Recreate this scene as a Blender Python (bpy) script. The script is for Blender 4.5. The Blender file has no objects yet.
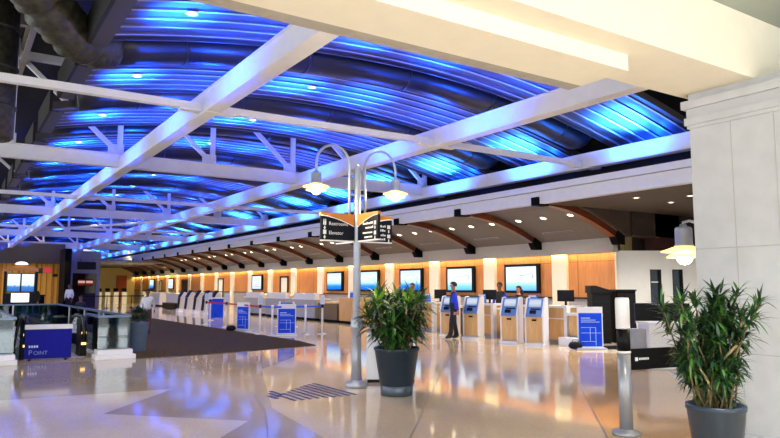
import bpy, bmesh, math, random
from mathutils import Vector, Matrix, Quaternion
random.seed(7)
S = bpy.context.scene
COL = S.collection
PI = math.pi
R = math.radians
ORD = ['nearest', 'second', 'third', 'fourth', 'fifth', 'sixth', 'seventh', 'eighth', 'ninth', 'tenth', 'eleventh', 'twelfth',
       'thirteenth', 'fourteenth', 'fifteenth', 'sixteenth', 'seventeenth', 'eighteenth', 'nineteenth', 'twentieth', 'twenty-first',
       'twenty-second', 'twenty-third', 'twenty-fourth']

# ------------------------------------------------------------------ materials
def srgb(c):
    if isinstance(c, str):
        c = [int(c[i:i+2], 16)/255 for i in (0, 2, 4)]
    return tuple((v/12.92 if v <= .04045 else ((v+.055)/1.055)**2.4) for v in c)

def mat(name, col, rough=.5, metal=0., noise=.08, scale=6., spec=.5, bump=0., stretch=None, emit=None, estr=0., coat=0.):
    m = bpy.data.materials.new(name); m.use_nodes = True
    nt = m.node_tree; b = nt.nodes['Principled BSDF']
    c = srgb(col)
    b.inputs['Roughness'].default_value = rough
    b.inputs['Metallic'].default_value = metal
    b.inputs['Specular IOR Level'].default_value = spec
    b.inputs['Coat Weight'].default_value = coat
    tc = nt.nodes.new('ShaderNodeTexCoord'); mp = nt.nodes.new('ShaderNodeMapping')
    if stretch: mp.inputs['Scale'].default_value = stretch
    nz = nt.nodes.new('ShaderNodeTexNoise'); nz.inputs['Scale'].default_value = scale; nz.inputs['Detail'].default_value = 4
    rp = nt.nodes.new('ShaderNodeValToRGB')
    rp.color_ramp.elements[0].position = .3; rp.color_ramp.elements[1].position = .7
    rp.color_ramp.elements[0].color = (*[v*(1-noise) for v in c], 1)
    rp.color_ramp.elements[1].color = (*[min(1, v*(1+noise)) for v in c], 1)
    L = nt.links.new
    L(tc.outputs['Object'], mp.inputs['Vector']); L(mp.outputs['Vector'], nz.inputs['Vector'])
    L(nz.outputs['Fac'], rp.inputs['Fac']); L(rp.outputs['Color'], b.inputs['Base Color'])
    if bump:
        bp = nt.nodes.new('ShaderNodeBump'); bp.inputs['Strength'].default_value = bump; bp.inputs['Distance'].default_value = .02
        L(nz.outputs['Fac'], bp.inputs['Height']); L(bp.outputs['Normal'], b.inputs['Normal'])
    if emit:
        b.inputs['Emission Color'].default_value = (*srgb(emit), 1); b.inputs['Emission Strength'].default_value = estr
    return m

def glass_mat(name, tint, gloss=.12):
    m = bpy.data.materials.new(name); m.use_nodes = True
    nt = m.node_tree; nt.nodes.clear(); N = nt.nodes.new
    o = N('ShaderNodeOutputMaterial'); mx = N('ShaderNodeMixShader'); t = N('ShaderNodeBsdfTransparent'); g = N('ShaderNodeBsdfGlossy')
    lw = N('ShaderNodeLayerWeight'); lw.inputs['Blend'].default_value = .35
    ad = N('ShaderNodeMath'); ad.operation = 'ADD'; ad.inputs[1].default_value = gloss; ad.use_clamp = True
    nz = N('ShaderNodeTexNoise'); nz.inputs['Scale'].default_value = 2.
    rp = N('ShaderNodeValToRGB'); c = srgb(tint)
    rp.color_ramp.elements[0].color = (*[v*.93 for v in c], 1); rp.color_ramp.elements[1].color = (*c, 1)
    t.inputs['Color'].default_value = (*c, 1); g.inputs['Roughness'].default_value = .03; g.inputs['Color'].default_value = (.9, .97, 1, 1)
    L = nt.links.new
    L(nz.outputs['Fac'], rp.inputs['Fac']); L(rp.outputs['Color'], t.inputs['Color'])
    L(lw.outputs['Fresnel'], ad.inputs[0]); L(ad.outputs[0], mx.inputs['Fac'])
    L(t.outputs[0], mx.inputs[1]); L(g.outputs[0], mx.inputs[2]); L(mx.outputs[0], o.inputs['Surface'])
    return m

def emis(name, col, s):
    m = bpy.data.materials.new(name); m.use_nodes = True
    nt = m.node_tree; nt.nodes.clear()
    o = nt.nodes.new('ShaderNodeOutputMaterial'); e = nt.nodes.new('ShaderNodeEmission')
    e.inputs['Color'].default_value = (*srgb(col), 1); e.inputs['Strength'].default_value = s
    nt.links.new(e.outputs[0], o.inputs['Surface'])
    return m

def screen_mat(name, stops, s, axis=2):
    """what a switched-on display shows: colours running up the screen, a soft wave in them"""
    m = bpy.data.materials.new(name); m.use_nodes = True
    nt = m.node_tree; nt.nodes.clear(); N = nt.nodes.new; L = nt.links.new
    o = N('ShaderNodeOutputMaterial'); e = N('ShaderNodeEmission'); e.inputs['Strength'].default_value = s
    tc = N('ShaderNodeTexCoord'); sp = N('ShaderNodeSeparateXYZ'); nz = N('ShaderNodeTexNoise'); nz.inputs['Scale'].default_value = 3
    mp = N('ShaderNodeMapping'); mp.inputs['Scale'].default_value = (1, .5, 3)
    ma = N('ShaderNodeMath'); ma.operation = 'MULTIPLY_ADD'; ma.inputs[1].default_value = .18
    rp = N('ShaderNodeValToRGB')
    els = rp.color_ramp.elements
    els[0].position = stops[0][0]; els[0].color = (*srgb(stops[0][1]), 1)
    els[1].position = stops[-1][0]; els[1].color = (*srgb(stops[-1][1]), 1)
    for p, c in stops[1:-1]:
        k = els.new(p); k.color = (*srgb(c), 1)
    L(tc.outputs['Generated'], sp.inputs[0]); L(tc.outputs['Generated'], mp.inputs[0]); L(mp.outputs[0], nz.inputs['Vector'])
    L(nz.outputs['Fac'], ma.inputs[0]); L(sp.outputs[axis], ma.inputs[2])
    L(ma.outputs[0], rp.inputs['Fac']); L(rp.outputs['Color'], e.inputs['Color']); L(e.outputs[0], o.inputs['Surface'])
    return m

def wood_mat(name, a, b_, rough=.4, scale=2.2, stretch=(1, 6, .7), joints=None):
    m = bpy.data.materials.new(name); m.use_nodes = True
    nt = m.node_tree; b = nt.nodes['Principled BSDF']; N = nt.nodes.new; L = nt.links.new
    tc = N('ShaderNodeTexCoord'); mp = N('ShaderNodeMapping'); mp.inputs['Scale'].default_value = stretch
    nz = N('ShaderNodeTexNoise'); nz.inputs['Scale'].default_value = scale; nz.inputs['Detail'].default_value = 6; nz.inputs['Distortion'].default_value = .6
    rp = N('ShaderNodeValToRGB'); rp.color_ramp.elements[0].position = .3; rp.color_ramp.elements[1].position = .72
    rp.color_ramp.elements[0].color = (*srgb(a), 1); rp.color_ramp.elements[1].color = (*srgb(b_), 1)
    L(tc.outputs['Object'], mp.inputs[0]); L(mp.outputs[0], nz.inputs['Vector']); L(nz.outputs['Fac'], rp.inputs['Fac'])
    L(rp.outputs['Color'], b.inputs['Base Color'])
    b.inputs['Roughness'].default_value = rough
    return m

def terrazzo(name, col, rough=.07, spec=.6):
    m = bpy.data.materials.new(name); m.use_nodes = True
    nt = m.node_tree; b = nt.nodes['Principled BSDF']; N = nt.nodes.new; L = nt.links.new
    c = srgb(col)
    tc = N('ShaderNodeTexCoord')
    v = N('ShaderNodeTexVoronoi'); v.inputs['Scale'].default_value = 90
    rp = N('ShaderNodeValToRGB')
    rp.color_ramp.elements[0].color = (*[x*.86 for x in c], 1); rp.color_ramp.elements[1].color = (*[min(1, x*1.1) for x in c], 1)
    nz = N('ShaderNodeTexNoise'); nz.inputs['Scale'].default_value = .55; nz.inputs['Detail'].default_value = 5
    r2 = N('ShaderNodeValToRGB'); r2.color_ramp.elements[0].position = .3; r2.color_ramp.elements[1].position = .75
    r2.color_ramp.elements[0].color = (.86, .84, .84, 1); r2.color_ramp.elements[1].color = (1.06, 1.03, .98, 1)
    mx = N('ShaderNodeMix'); mx.data_type = 'RGBA'; mx.blend_type = 'MULTIPLY'; mx.inputs[0].default_value = 1
    L(tc.outputs['Object'], v.inputs['Vector']); L(tc.outputs['Object'], nz.inputs['Vector'])
    L(v.outputs['Color'], rp.inputs['Fac']); L(nz.outputs['Fac'], r2.inputs['Fac'])
    L(rp.outputs['Color'], mx.inputs[6]); L(r2.outputs['Color'], mx.inputs[7]); L(mx.outputs[2], b.inputs['Base Color'])
    n2 = N('ShaderNodeTexNoise'); n2.inputs['Scale'].default_value = 1.3; n2.inputs['Detail'].default_value = 3
    mr = N('ShaderNodeMapRange'); mr.inputs['To Min'].default_value = rough*.6; mr.inputs['To Max'].default_value = rough*1.5
    L(tc.outputs['Object'], n2.inputs['Vector']); L(n2.outputs['Fac'], mr.inputs['Value']); L(mr.outputs[0], b.inputs['Roughness'])
    b.inputs['Specular IOR Level'].default_value = spec
    return m

M = {}
M['terra'] = terrazzo('terrazzo_beige', 'd8c6ae')
M['terra_light'] = terrazzo('terrazzo_pale', 'e2d4c0')
M['terra_grey'] = terrazzo('terrazzo_grey', 'b6a797')
M['terra_tan'] = terrazzo('terrazzo_tan', 'd8b68c')
M['joint'] = mat('floor_joint', '75665c', .3)
M['inlay'] = mat('inlay_blue', '2a2a55', .25)
M['carpet'] = mat('carpet', '4e4026', .95, noise=.35, scale=14, spec=.02, bump=.4)
M['white'] = mat('white_paint', 'd9dae0', .42, noise=.03)
M['cream'] = mat('cream_plaster', 'e2ddcb', .8, noise=.02, spec=.2)
M['reveal'] = mat('grey_reveal', '9a968c', .7)
M['tile'] = mat('ceiling_tile', '99a29a', .9, noise=.05, scale=3)
M['stone'] = mat('limestone', 'b3b6b9', .7, noise=.05, scale=5, spec=.3)
M['stone_joint'] = mat('limestone_joint', 'a3a29f', .8)
M['panel'] = mat('ceiling_metal', '403b39', .42, metal=.1, noise=.06, scale=2)
M['panel_end'] = mat('ceiling_metal_end', '0c0b0b', .7)
M['rib'] = mat('ceiling_rib', '9a938d', .4)
M['panel_lip'] = mat('ceiling_metal_lip', '3a3836', .6)
M['duct'] = mat('duct_dark', '202227', .32, metal=.3, noise=.12, scale=4)
M['flex'] = mat('flex_duct', '3b3a30', .5, metal=.3, noise=.5, scale=9, bump=.8)
M['deck'] = mat('roof_deck', '161517', .8, noise=.2)
M['steel'] = mat('joist_steel', '8f897c', .55, noise=.1)
M['soffit'] = mat('soffit_grey', '625e5b', .7, noise=.05)
M['soffit_dark'] = mat('soffit_brown', '3a2d22', .8)
M['frieze'] = mat('frieze_grey', 'a9a59f', .75, noise=.03)
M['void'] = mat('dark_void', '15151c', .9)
M['bracket'] = wood_mat('bracket_wood', '38170a', '6b3013', .3, 4, (1, 1, 3))
M['black'] = mat('black_metal', '050506', .45, spec=.2)
M['blackmat'] = mat('black_matte', '050505', .8, spec=.1)
M['wood'] = wood_mat('anigre_wood', 'b5743a', 'c98a4b')
M['wood_l'] = wood_mat('maple_wood', 'c99a56', 'd9ae6b', .35)
M['woodline'] = mat('wood_joint', '5a3418', .6)
M['pil'] = mat('pilaster_white', 'efe8d8', .6, noise=.02)
M['wallw'] = mat('wall_white', 'e4e3dc', .8, noise=.02)
M['wally'] = mat('wall_yellow', 'c79a45', .8, noise=.04)
M['wallo'] = mat('wall_ochre', '9a6a26', .8)
M['wallpy'] = mat('wall_pale_yellow', 'd8cf94', .8, noise=.03)
M['wallg'] = mat('wall_grey', '8f8d90', .8, noise=.04)
M['brown'] = mat('dark_brown', '2a1a12', .8)
M['maroon'] = mat('maroon', '3a1714', .8)
M['pier'] = mat('pier_beige', '7d7048', .8)
M['orange'] = mat('orange_door', 'b0542a', .6)
M['railtop'] = mat('rail_steel', '59677a', .3, metal=.6)
M['pit'] = mat('pit_lining', '1c2226', .5)
M['silver'] = mat('brushed_silver', 'c9ccd2', .38, metal=.35, noise=.04, stretch=(1, 1, .1))
M['postgrey'] = mat('post_silver', '999da4', .35, metal=.4, noise=.03)
M['polegrey'] = mat('pole_grey', 'a9b0bc', .38, metal=.5, noise=.04)
M['chrome'] = mat('chrome', 'd8dade', .12, metal=1., noise=.02)
M['offwhite'] = mat('off_white_plastic', 'e6e6e8', .4, noise=.02)
M['greyp'] = mat('grey_laminate', '9d9fa6', .5)
M['navy'] = mat('sign_navy', '080e1c', .45, spec=.2)
M['signor'] = mat('sign_orange', 'b9762a', .5)
M['blue'] = mat('sign_blue', '0646e0', .5, spec=.2)
M['blue_deep'] = mat('barricade_blue', '04088a', .5, spec=.15)
M['bluel'] = mat('sign_line', 'c8dcff', .5)
M['blued'] = mat('lettering_dim', '7f8fd6', .5)
M['bluebox'] = mat('placard_blue', '2a6fe0', .45)
M['kblue'] = mat('kiosk_blue', '5a7db8', .35)
M['pot'] = mat('planter_slate', '1c2c3a', .36, noise=.05, spec=.4)
M['potband'] = mat('planter_band', '44515e', .3, metal=.3)
M['pots'] = mat('planter_pale', '66798a', .4)
M['soil'] = mat('soil', '2c241d', .95, noise=.4, scale=40, bump=.6)
M['leaf'] = mat('leaf_dark', '1b381d', .45, noise=.35, scale=14)
M['leafm'] = mat('leaf_mid', '37651f', .45, noise=.35, scale=14)
M['leafl'] = mat('leaf_light', '7fae35', .45, noise=.3, scale=14)
M['stem'] = mat('stem_tan', 'b09a6c', .7, noise=.2, scale=20)
M['stemd'] = mat('stem_brown', '6b5a3c', .8, noise=.2, scale=20)
M['skin'] = mat('skin', 'b98563', .55)
M['skind'] = mat('skin_dark', '7d4f36', .55)
M['hair'] = mat('hair', '16110e', .6)
M['trouser'] = mat('trousers_black', '15151c', .8)
M['royal'] = mat('shirt_royal', '1c3fd0', .8)
M['vest'] = mat('vest_black', '14141d', .8)
M['shirtw'] = mat('shirt_white', 'e9e9ee', .85)
M['shirtp'] = mat('cloth_brown', '7a4a34', .85)
M['shoe'] = mat('shoe', '0c0c0d', .4)
M['belt_red'] = mat('belt_red', 'b3122c', .6)
M['belt_blue'] = mat('belt_blue', '2b5ad8', .6)
M['handrail'] = mat('handrail_rubber', '0d0d0f', .25)
M['glass'] = glass_mat('rail_glass', '5f95a5', .06)
M['winglass'] = mat('window_dark', '26323c', .1)
M['bulb'] = emis('lamp_glow', 'ffe2a8', 14)
M['lampglass'] = mat('lamp_glass', 'cdb98a', .2, emit='ffc766', estr=2.2)
M['spotlens'] = emis('downlight_lens', 'ffe6bd', 9)
M['ring'] = mat('downlight_ring', 'b9b2a6', .4)
M['scr_a'] = screen_mat('screen_pale', [(.05, '3f9be0'), (.3, '8fd0ee'), (.55, 'e3f3fa'), (1., 'cfe9f7')], 1.15)
M['scr_b'] = screen_mat('screen_blue', [(.05, '0a4fc8'), (.3, '2a8be8'), (.52, 'b9e0f5'), (.75, 'dff2fb'), (1., 'c3e2f6')], 1.1)
M['scr_w'] = screen_mat('screen_white', [(.05, 'b7cde0'), (.5, 'e6eef5'), (1., 'dbe6f0')], 1.0)
M['scr_k'] = screen_mat('screen_kiosk', [(.1, 'a9bcd6'), (.6, 'd9e2ec'), (1., 'c3d2e6')], .75)
M['scr_f'] = screen_mat('screen_flights', [(.1, '2f66b8'), (.4, '4d86d0'), (.45, 'd5e6f7'), (1., 'eaf3fb')], .95)
M['scr_white'] = emis('screen_plain', 'f6f8ff', 1.6)
M['scr_shop'] = screen_mat('screen_shop', [(.2, '3a1a16'), (.5, '8f2a1f'), (.7, 'd8b8b0'), (1., '541c18')], .9)
M['graphic'] = mat('screen_print', '9fb4cc', .6)

# ------------------------------------------------------------------ mesh builder
class MB:
    def __init__(s): s.v = []; s.f = []; s.m = []; s.s = []
    def add(s, vs, fs, mi=0, smooth=False):
        o = len(s.v); s.v += [Vector(p) for p in vs]
        for f in fs: s.f.append([i+o for i in f]); s.m.append(mi); s.s.append(smooth)
        return s
    def box(s, lo, hi, mi=0, T=None):
        x0, y0, z0 = lo; x1, y1, z1 = hi
        vs = [(x0,y0,z0),(x1,y0,z0),(x1,y1,z0),(x0,y1,z0),(x0,y0,z1),(x1,y0,z1),(x1,y1,z1),(x0,y1,z1)]
        if T is not None: vs = [T @ Vector(p) for p in vs]
        return s.add(vs, [(0,3,2,1),(4,5,6,7),(0,1,5,4),(1,2,6,5),(2,3,7,6),(3,0,4,7)], mi)
    def cbox(s, c, d, mi=0, T=None):
        return s.box([c[i]-d[i]/2 for i in range(3)], [c[i]+d[i]/2 for i in range(3)], mi, T)
    def bar(s, a, b, w, h, mi=0):
        a = Vector(a); b = Vector(b); d = b-a; L = d.length
        q = d.to_track_quat('X', 'Z'); T = Matrix.Translation(a) @ q.to_matrix().to_4x4()
        return s.box((0,-w/2,-h/2), (L,w/2,h/2), mi, T)
    def tube(s, pts, r, n=10, mi=0, caps=True, closed=False, smooth=True):
        pts = [Vector(p) for p in pts]; N = len(pts)
        rs = r if isinstance(r, (list, tuple)) else [r]*N
        vs = []; up = None
        for i, p in enumerate(pts):
            if closed: t = pts[(i+1) % N]-pts[i-1]
            else: t = pts[min(i+1, N-1)]-pts[max(i-1, 0)]
            t.normalize()
            if up is None:
                up = Vector((0,0,1)) if abs(t.z) < .9 else Vector((1,0,0))
            a = t.cross(up).normalized(); up = a.cross(t).normalized()
            for k in range(n):
                th = 2*PI*k/n
                vs.append(p + (a*math.cos(th)+up*math.sin(th))*rs[i])
        fs = []
        for i in range(N if closed else N-1):
            j = (i+1) % N
            for k in range(n):
                l = (k+1) % n
                fs.append((i*n+k, i*n+l, j*n+l, j*n+k))
        if caps and not closed:
            fs.append(tuple(range(n))[::-1]); fs.append(tuple((N-1)*n+k for k in range(n)))
        return s.add(vs, fs, mi, smooth)
    def lathe(s, prof, c=(0,0,0), n=24, mi=0, smooth=True, closed=False):
        vs = []; fs = []; N = len(prof)
        for (r, z) in prof:
            for k in range(n):
                th = 2*PI*k/n
                vs.append((c[0]+r*math.cos(th), c[1]+r*math.sin(th), c[2]+z))
        for i in range(N if closed else N-1):
            j = (i+1) % N
            for k in range(n):
                l = (k+1) % n
                fs.append((i*n+k, i*n+l, j*n+l, j*n+k))
        if not closed:
            if prof[0][0] > 1e-5: fs.append(tuple(range(n))[::-1])
            if prof[-1][0] > 1e-5: fs.append(tuple((N-1)*n+k for k in range(n)))
        return s.add(vs, fs, mi, smooth)
    def cyl(s, c, r, z0, z1, n=20, mi=0):
        return s.lathe([(r, z0), (r, z1)], c, n, mi, True)
    def prism(s, poly, axis, a, b, mi=0):
        """poly in the two other axes (in x,y,z order), extruded along axis from a to b"""
        n = len(poly); vs = []
        for t in (a, b):
            for (p, q) in poly:
                vs.append({'x': (t, p, q), 'y': (p, t, q), 'z': (p, q, t)}[axis])
        fs = [tuple(range(n)), tuple(range(2*n-1, n-1, -1))]
        for i in range(n):
            j = (i+1) % n
            fs.append((i, i+n, j+n, j))
        return s.add(vs, fs, mi)
    def sweepx(s, prof, xs, zf, mi=0, smooth=False):
        """closed (y,z) profile carried along X over the height zf(x)"""
        n = len(prof); vs = []; fs = []
        for x in xs:
            for (y, z) in prof: vs.append((x, y, z+zf(x)))
        for i in range(len(xs)-1):
            for k in range(n):
                l = (k+1) % n
                fs.append((i*n+k, i*n+l, (i+1)*n+l, (i+1)*n+k))
        fs.append(tuple(range(n))); fs.append(tuple((len(xs)-1)*n+k for k in range(n))[::-1])
        return s.add(vs, fs, mi, smooth)
    def build(s, name, mats, parent=None, loc=None, rz=0, bevel=0, label=None):
        me = bpy.data.meshes.new(name); me.from_pydata([tuple(v) for v in s.v], [], s.f)
        if not isinstance(mats, (list, tuple)): mats = [mats]
        for m in mats: me.materials.append(M[m] if isinstance(m, str) else m)
        me.polygons.foreach_set('material_index', s.m); me.polygons.foreach_set('use_smooth', s.s)
        bm = bmesh.new(); bm.from_mesh(me); bmesh.ops.recalc_face_normals(bm, faces=bm.faces); bm.to_mesh(me); bm.free()
        me.update()
        o = bpy.data.objects.new(name, me); COL.objects.link(o)
        if parent: o.parent = parent
        if loc: o.location = loc
        o.rotation_euler.z = rz
        if label: o['label'] = label
        if bevel:
            b = o.modifiers.new('bevel', 'BEVEL'); b.width = bevel; b.segments = 2; b.limit_method = 'ANGLE'
        return o

def tag(o, label, cat, group=None, kind=None):
    o['label'] = label; o['category'] = cat
    if group: o['group'] = group
    if kind: o['kind'] = kind
    return o
def thing(name, label, cat, loc=(0,0,0), rz=0, group=None):
    o = bpy.data.objects.new(name, None); COL.objects.link(o); o.empty_display_size = .1
    o.location = loc; o.rotation_euler.z = rz
    return tag(o, label, cat, group)
def struct(o): o['kind'] = 'structure'; return o
def copy_tree(o, parent=None):
    c = o.copy(); COL.objects.link(c)
    if parent: c.parent = parent
    for ch in list(o.children): copy_tree(ch, c)
    return c
def dup(o, loc, label, rz=None):
    c = copy_tree(o); c.location = loc; c['label'] = label
    if rz is not None: c.rotation_euler.z = rz
    return c
def text(name, body, size, parent, loc, rot, m, extrude=.001, align='LEFT'):
    cu = bpy.data.curves.new(name, 'FONT'); cu.body = body; cu.size = size; cu.extrude = extrude; cu.align_x = align
    t = bpy.data.objects.new(name, cu); me = None
    COL.objects.link(t)
    bpy.context.view_layer.update()
    me = bpy.data.meshes.new_from_object(t.evaluated_get(bpy.context.evaluated_depsgraph_get()))
    bpy.data.objects.remove(t)
    me.materials.clear(); me.materials.append(M[m])
    o = bpy.data.objects.new(name, me); COL.objects.link(o); o.parent = parent; o.location = loc; o.rotation_euler = rot
    return o

# ------------------------------------------------------------------ camera
cam = bpy.data.cameras.new('camera'); co = bpy.data.objects.new('camera', cam); COL.objects.link(co)
cam.sensor_width = 36; cam.lens = 663/780*36; cam.clip_end = 300
co.location = (0, 0, 1.62); co.rotation_euler = (R(90+5.856), 0, R(-33.372))
S.camera = co

# ------------------------------------------------------------------ setting: floor
def vault(x): return 6.2-.02*(x-7.4)**2
XW = 17.5
fl = MB()
HX0, HX1, HY0, HY1 = 1.42, 2.72, 18.35, 26.0
for (x0, x1, y0, y1) in ((-10, HX0, -5, 82), (HX1, 26, -5, 82), (HX0, HX1, -5, HY0), (HX0, HX1, HY1, 82)):
    fl.add([(x0,y0,0),(x1,y0,0),(x1,y1,0),(x0,y1,0)], [(0,1,2,3)], 0)
def inlay(pts, mi, z):
    fl.add([(x, y, z) for x, y in pts], [tuple(range(len(pts)))], mi)
inlay([(-6, 16.1), (-6, 11.9), (3.04, 10.94), (1.72, 9.3), (3.11, 7.85), (2.3, 6.9), (.4, 4.6), (3.2, 4.6), (3.7, 8.5), (5.2, 12.5), (8.6, 16.5), (3.6, 16.0)], 2, .001)
inlay([(-6, 11.9), (3.04, 10.94), (.55, 7.85), (-3.2, 3.2), (-6, 3.2)], 1, .0012)
inlay([(1.72, 9.3), (3.11, 7.85), (2.3, 6.9), (.4, 4.6), (-2.0, 4.7)], 1, .0014)
inlay([(13.3, 12.15), (5.3, 4.1), (5.3, 3.4), (6.7, 3.4), (13.8, 10.0)], 3, .0012)
def joint(a, b, w=.012):
    a = Vector(a); b = Vector(b); d = (b-a).normalized(); n = Vector((-d.y, d.x))*w/2
    fl.add([(*(a+n), .002), (*(b+n), .002), (*(b-n), .002), (*(a-n), .002)], [(0,1,2,3)], 4)
joint((13.4, 16.5), (3.6, 5.3)); joint((13.6, 12.45), (5.2, 4.05)); joint((3.04, 10.94), (-3.2, 3.2))
joint((3.9, 9.7), (3.62, 8.6)); joint((3.62, 8.6), (3.05, 7.1)); joint((3.05, 7.1), (2.2, 5.6))
flo = struct(fl.build('floor', ['terra', 'terra_light', 'terra_grey', 'terra_tan', 'joint']))
# escalator pit lining
pit = MB()
pit.add([(HX0,HY0,0),(HX0,HY1,0),(HX0,HY1,-4.4),(HX0,HY0,-4.4)], [(0,1,2,3)])
pit.add([(HX1,HY0,0),(HX1,HY1,0),(HX1,HY1,-4.4),(HX1,HY0,-4.4)], [(0,1,2,3)])
pit.add([(HX0,HY1,0),(HX1,HY1,0),(HX1,HY1,-4.4),(HX0,HY1,-4.4)], [(0,1,2,3)])
pit.add([(HX0,HY0,0),(HX1,HY0,0),(HX1,HY0,-4.4),(HX0,HY0,-4.4)], [(0,1,2,3)])
pit.add([(HX0,HY0,-4.4),(HX1,HY0,-4.4),(HX1,HY1,-4.4),(HX0,HY1,-4.4)], [(0,1,2,3)])
struct(pit.build('wall_escalator_pit', 'pit'))
# carpet
cp = MB()
cpts = [(3.62, 15.9), (5.0, 15.97), (6.45, 16.26), (8.58, 16.77), (8.85, 18.42), (8.8, 36.4), (8.7, 58), (3.9, 58), (3.9, 30.2), (3.62, 30)]
cp.prism(cpts, 'z', .002, .014)
tag(cp.build('carpet', 'carpet'), 'brown-grey carpet runner laid down the middle of the shiny hall floor', 'carpet')
# emblem on the floor
em = MB()
for i in range(9):
    t = i/8
    x = 5.2-1.0*t; y0 = 8.82+.02*t; y1 = 10.25-.15*t-.75*t**1.2*.9
    em.box((x-.035+.012*t, y0, .002), (x+.03, y1, .005))
for i in range(3):
    em.box((4.22-.1*i, 9.42-.14*i, .002), (4.27-.1*i+.02, 9.86-.2*i, .005))
tag(em.build('floor_emblem', 'inlay'), 'dark blue striped emblem set in the floor left of the lamp pole', 'floor emblem')

# ------------------------------------------------------------------ roof, vault panels, ducts
dk = MB(); dk.box((-10, 4.3, 7.75), (15.2, 82, 7.9))
struct(dk.build('ceiling', 'deck'))
yc = [9.85+3.55*k for k in range(20)]
yg = [11.63+3.55*k for k in range(19)]
prof = []
W = 1.175; nr = 6
prof.append((-W, .1)); prof.append((-W, -.06)); prof.append((-W+.05, -.06)); prof.append((-W+.05, 0))
for k in range(nr):
    y = -W+.05+(k+.5)*(2*W-.1)/nr
    prof += [(y-.045, 0), (y-.03, -.035), (y+.03, -.035), (y+.045, 0)]
prof += [(W-.05, 0), (W-.05, -.06), (W, -.06), (W, .1)]
xs = [1.62+i*(14.7-1.62)/44 for i in range(45)]
pm = MB(); pm.sweepx(prof, xs, vault)
npf = len(prof)
for q in range((len(xs)-1)*npf):
    k = q % npf
    if 4 <= k < npf-4 and (k-4) % 4 == 1: pm.m[q] = 1
panel0 = None
for k, y in enumerate(yc):
    lab = f'blue-lit ribbed metal ceiling panel arching over the hall, {ORD[k]} from the cream bulkhead'
    if k == 0:
        panel0 = tag(pm.build('ceiling_panel', ['panel', 'rib'], loc=(0, y, 0)), lab, 'ceiling panel', 'arched ceiling panels')
        z = vault(1.62)
        e = MB(); e.box((1.56, -W, z-.12), (1.62, W, z+.4)); e.build('end_cap', 'panel_end', panel0, label='dark end plate')
        e = MB(); e.box((1.62, -W, z-.12), (1.86, W, z-.09)); e.build('end_lip', 'panel_lip', panel0)
    else: dup(panel0, (0, y, 0), lab)

def duct_mesh(r, dz):
    m = MB()
    pts = [(x, 0, vault(x)+dz) for x in [2.0+i*.4 for i in range(29)]]
    x, _, z = pts[-1]
    for i in range(1, 6):
        a = i/5*R(70)
        pts.append((x+.5*math.sin(a), 0, z-.12*i*.4+.5*(1-math.cos(a))))
    m.tube(pts, r, 16)
    for q in range(3, 28, 6):
        p = Vector(pts[q]); p2 = Vector(pts[q+1]); d = (p2-p).normalized()*.03
        m.tube([p-d, p+d], r+.015, 16)
    return m
d0 = tag(duct_mesh(.34, .06).build('air_duct', 'duct', loc=(0, yg[0], 0)), 'round metal air duct arching in the gap behind the nearest ceiling panel', 'air duct', 'arched air ducts')
for x in (4.0, 8.0, 12.0):
    b = MB(); b.tube([(x, 0, vault(x)+.3), (x, 0, 7.75)], .015, 6); b.build('hanger_rod', 'black', d0)
for k in range(1, 19):
    tr = k % 4 == 2
    dup(d0, (0, yg[k]+(.45 if tr else 0), .26 if tr else 0), f'round dark air duct arching in the gap behind the {ORD[k]} ceiling panel')
# crumpled flexible duct feeding the nearest duct
fx = MB()
P = [Vector(p) for p in [(-.6, 9.9, 7.0), (.1, 10.0, 6.55), (.55, 10.4, 6.1), (.95, 10.8, 5.85), (1.35, 11.2, 5.62), (1.7, 11.5, 5.6), (2.05, 11.63, 5.68)]]
pts = []; rr = []
for i in range(len(P)-1):
    for q in range(7):
        t = q/7
        p0 = P[max(i-1, 0)]; p1 = P[i]; p2 = P[i+1]; p3 = P[min(i+2, len(P)-1)]
        pts.append(.5*((2*p1)+(-p0+p2)*t+(2*p0-5*p1+4*p2-p3)*t*t+(-p0+3*p1-3*p2+p3)*t**3))
        w = (i+t)/6
        rr.append(.36+(.035 if q % 2 else -.02)*(1 if w > .45 else .3)*random.uniform(.5, 1.6))
pts.append(P[-1]); rr.append(.35)
fx.tube(pts, rr, 18)
tag(fx.build('flexible_duct', 'flex'), 'crumpled dark olive flexible duct bending down at the upper left corner', 'air duct')
vd = MB(); vd.lathe([(.42, 4.55), (.47, 4.6), (.47, 7.75)], (.42, 15.2, 0), 20); 
for z in (5.2, 6.0, 6.8): vd.lathe([(.47, z-.04), (.5, z-.02), (.5, z+.02), (.47, z+.04)], (.42, 15.2, 0), 20)
tag(vd.build('vertical_duct', 'flex'), 'dark vertical drop duct at the left edge above the white truss', 'air duct')
# joists and purlins in the open bay left of the vault
for i, (x, lab) in enumerate(((1.2, 'grey roof joist running down the hall beside the panel ends'), (.2, 'grey roof joist farther left in the open bay above the escalator'))):
    j = MB()
    j.box((x-.06, 6.3, 7.66), (x+.06, 80, 7.74)); j.box((x-.06, 6.3, 7.2), (x+.06, 80, 7.28))
    for k in range(60):
        y = 6.5+k*1.2
        j.bar((x, y, 7.24), (x, y+.6, 7.7), .03, .03); j.bar((x, y+.6, 7.7), (x, y+1.2, 7.24), .03, .03)
    tag(j.build('roof_joist', 'steel'), lab, 'joist')
for k in range(9):
    y = 9.5+k*2.2
    j = MB(); j.box((-9, y-.08, 7.3), (1.1, y+.08, 7.34)); j.box((-9, y-.02, 7.34), (1.1, y+.02, 7.7)); j.box((-9, y-.08, 7.7), (1.1, y+.08, 7.74))
    tag(j.build('purlin', 'steel'), f'grey steel purlin crossing the open bay at upper left, {ORD[k]} from the bulkhead', 'purlin', 'purlins of the open bay')

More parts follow.
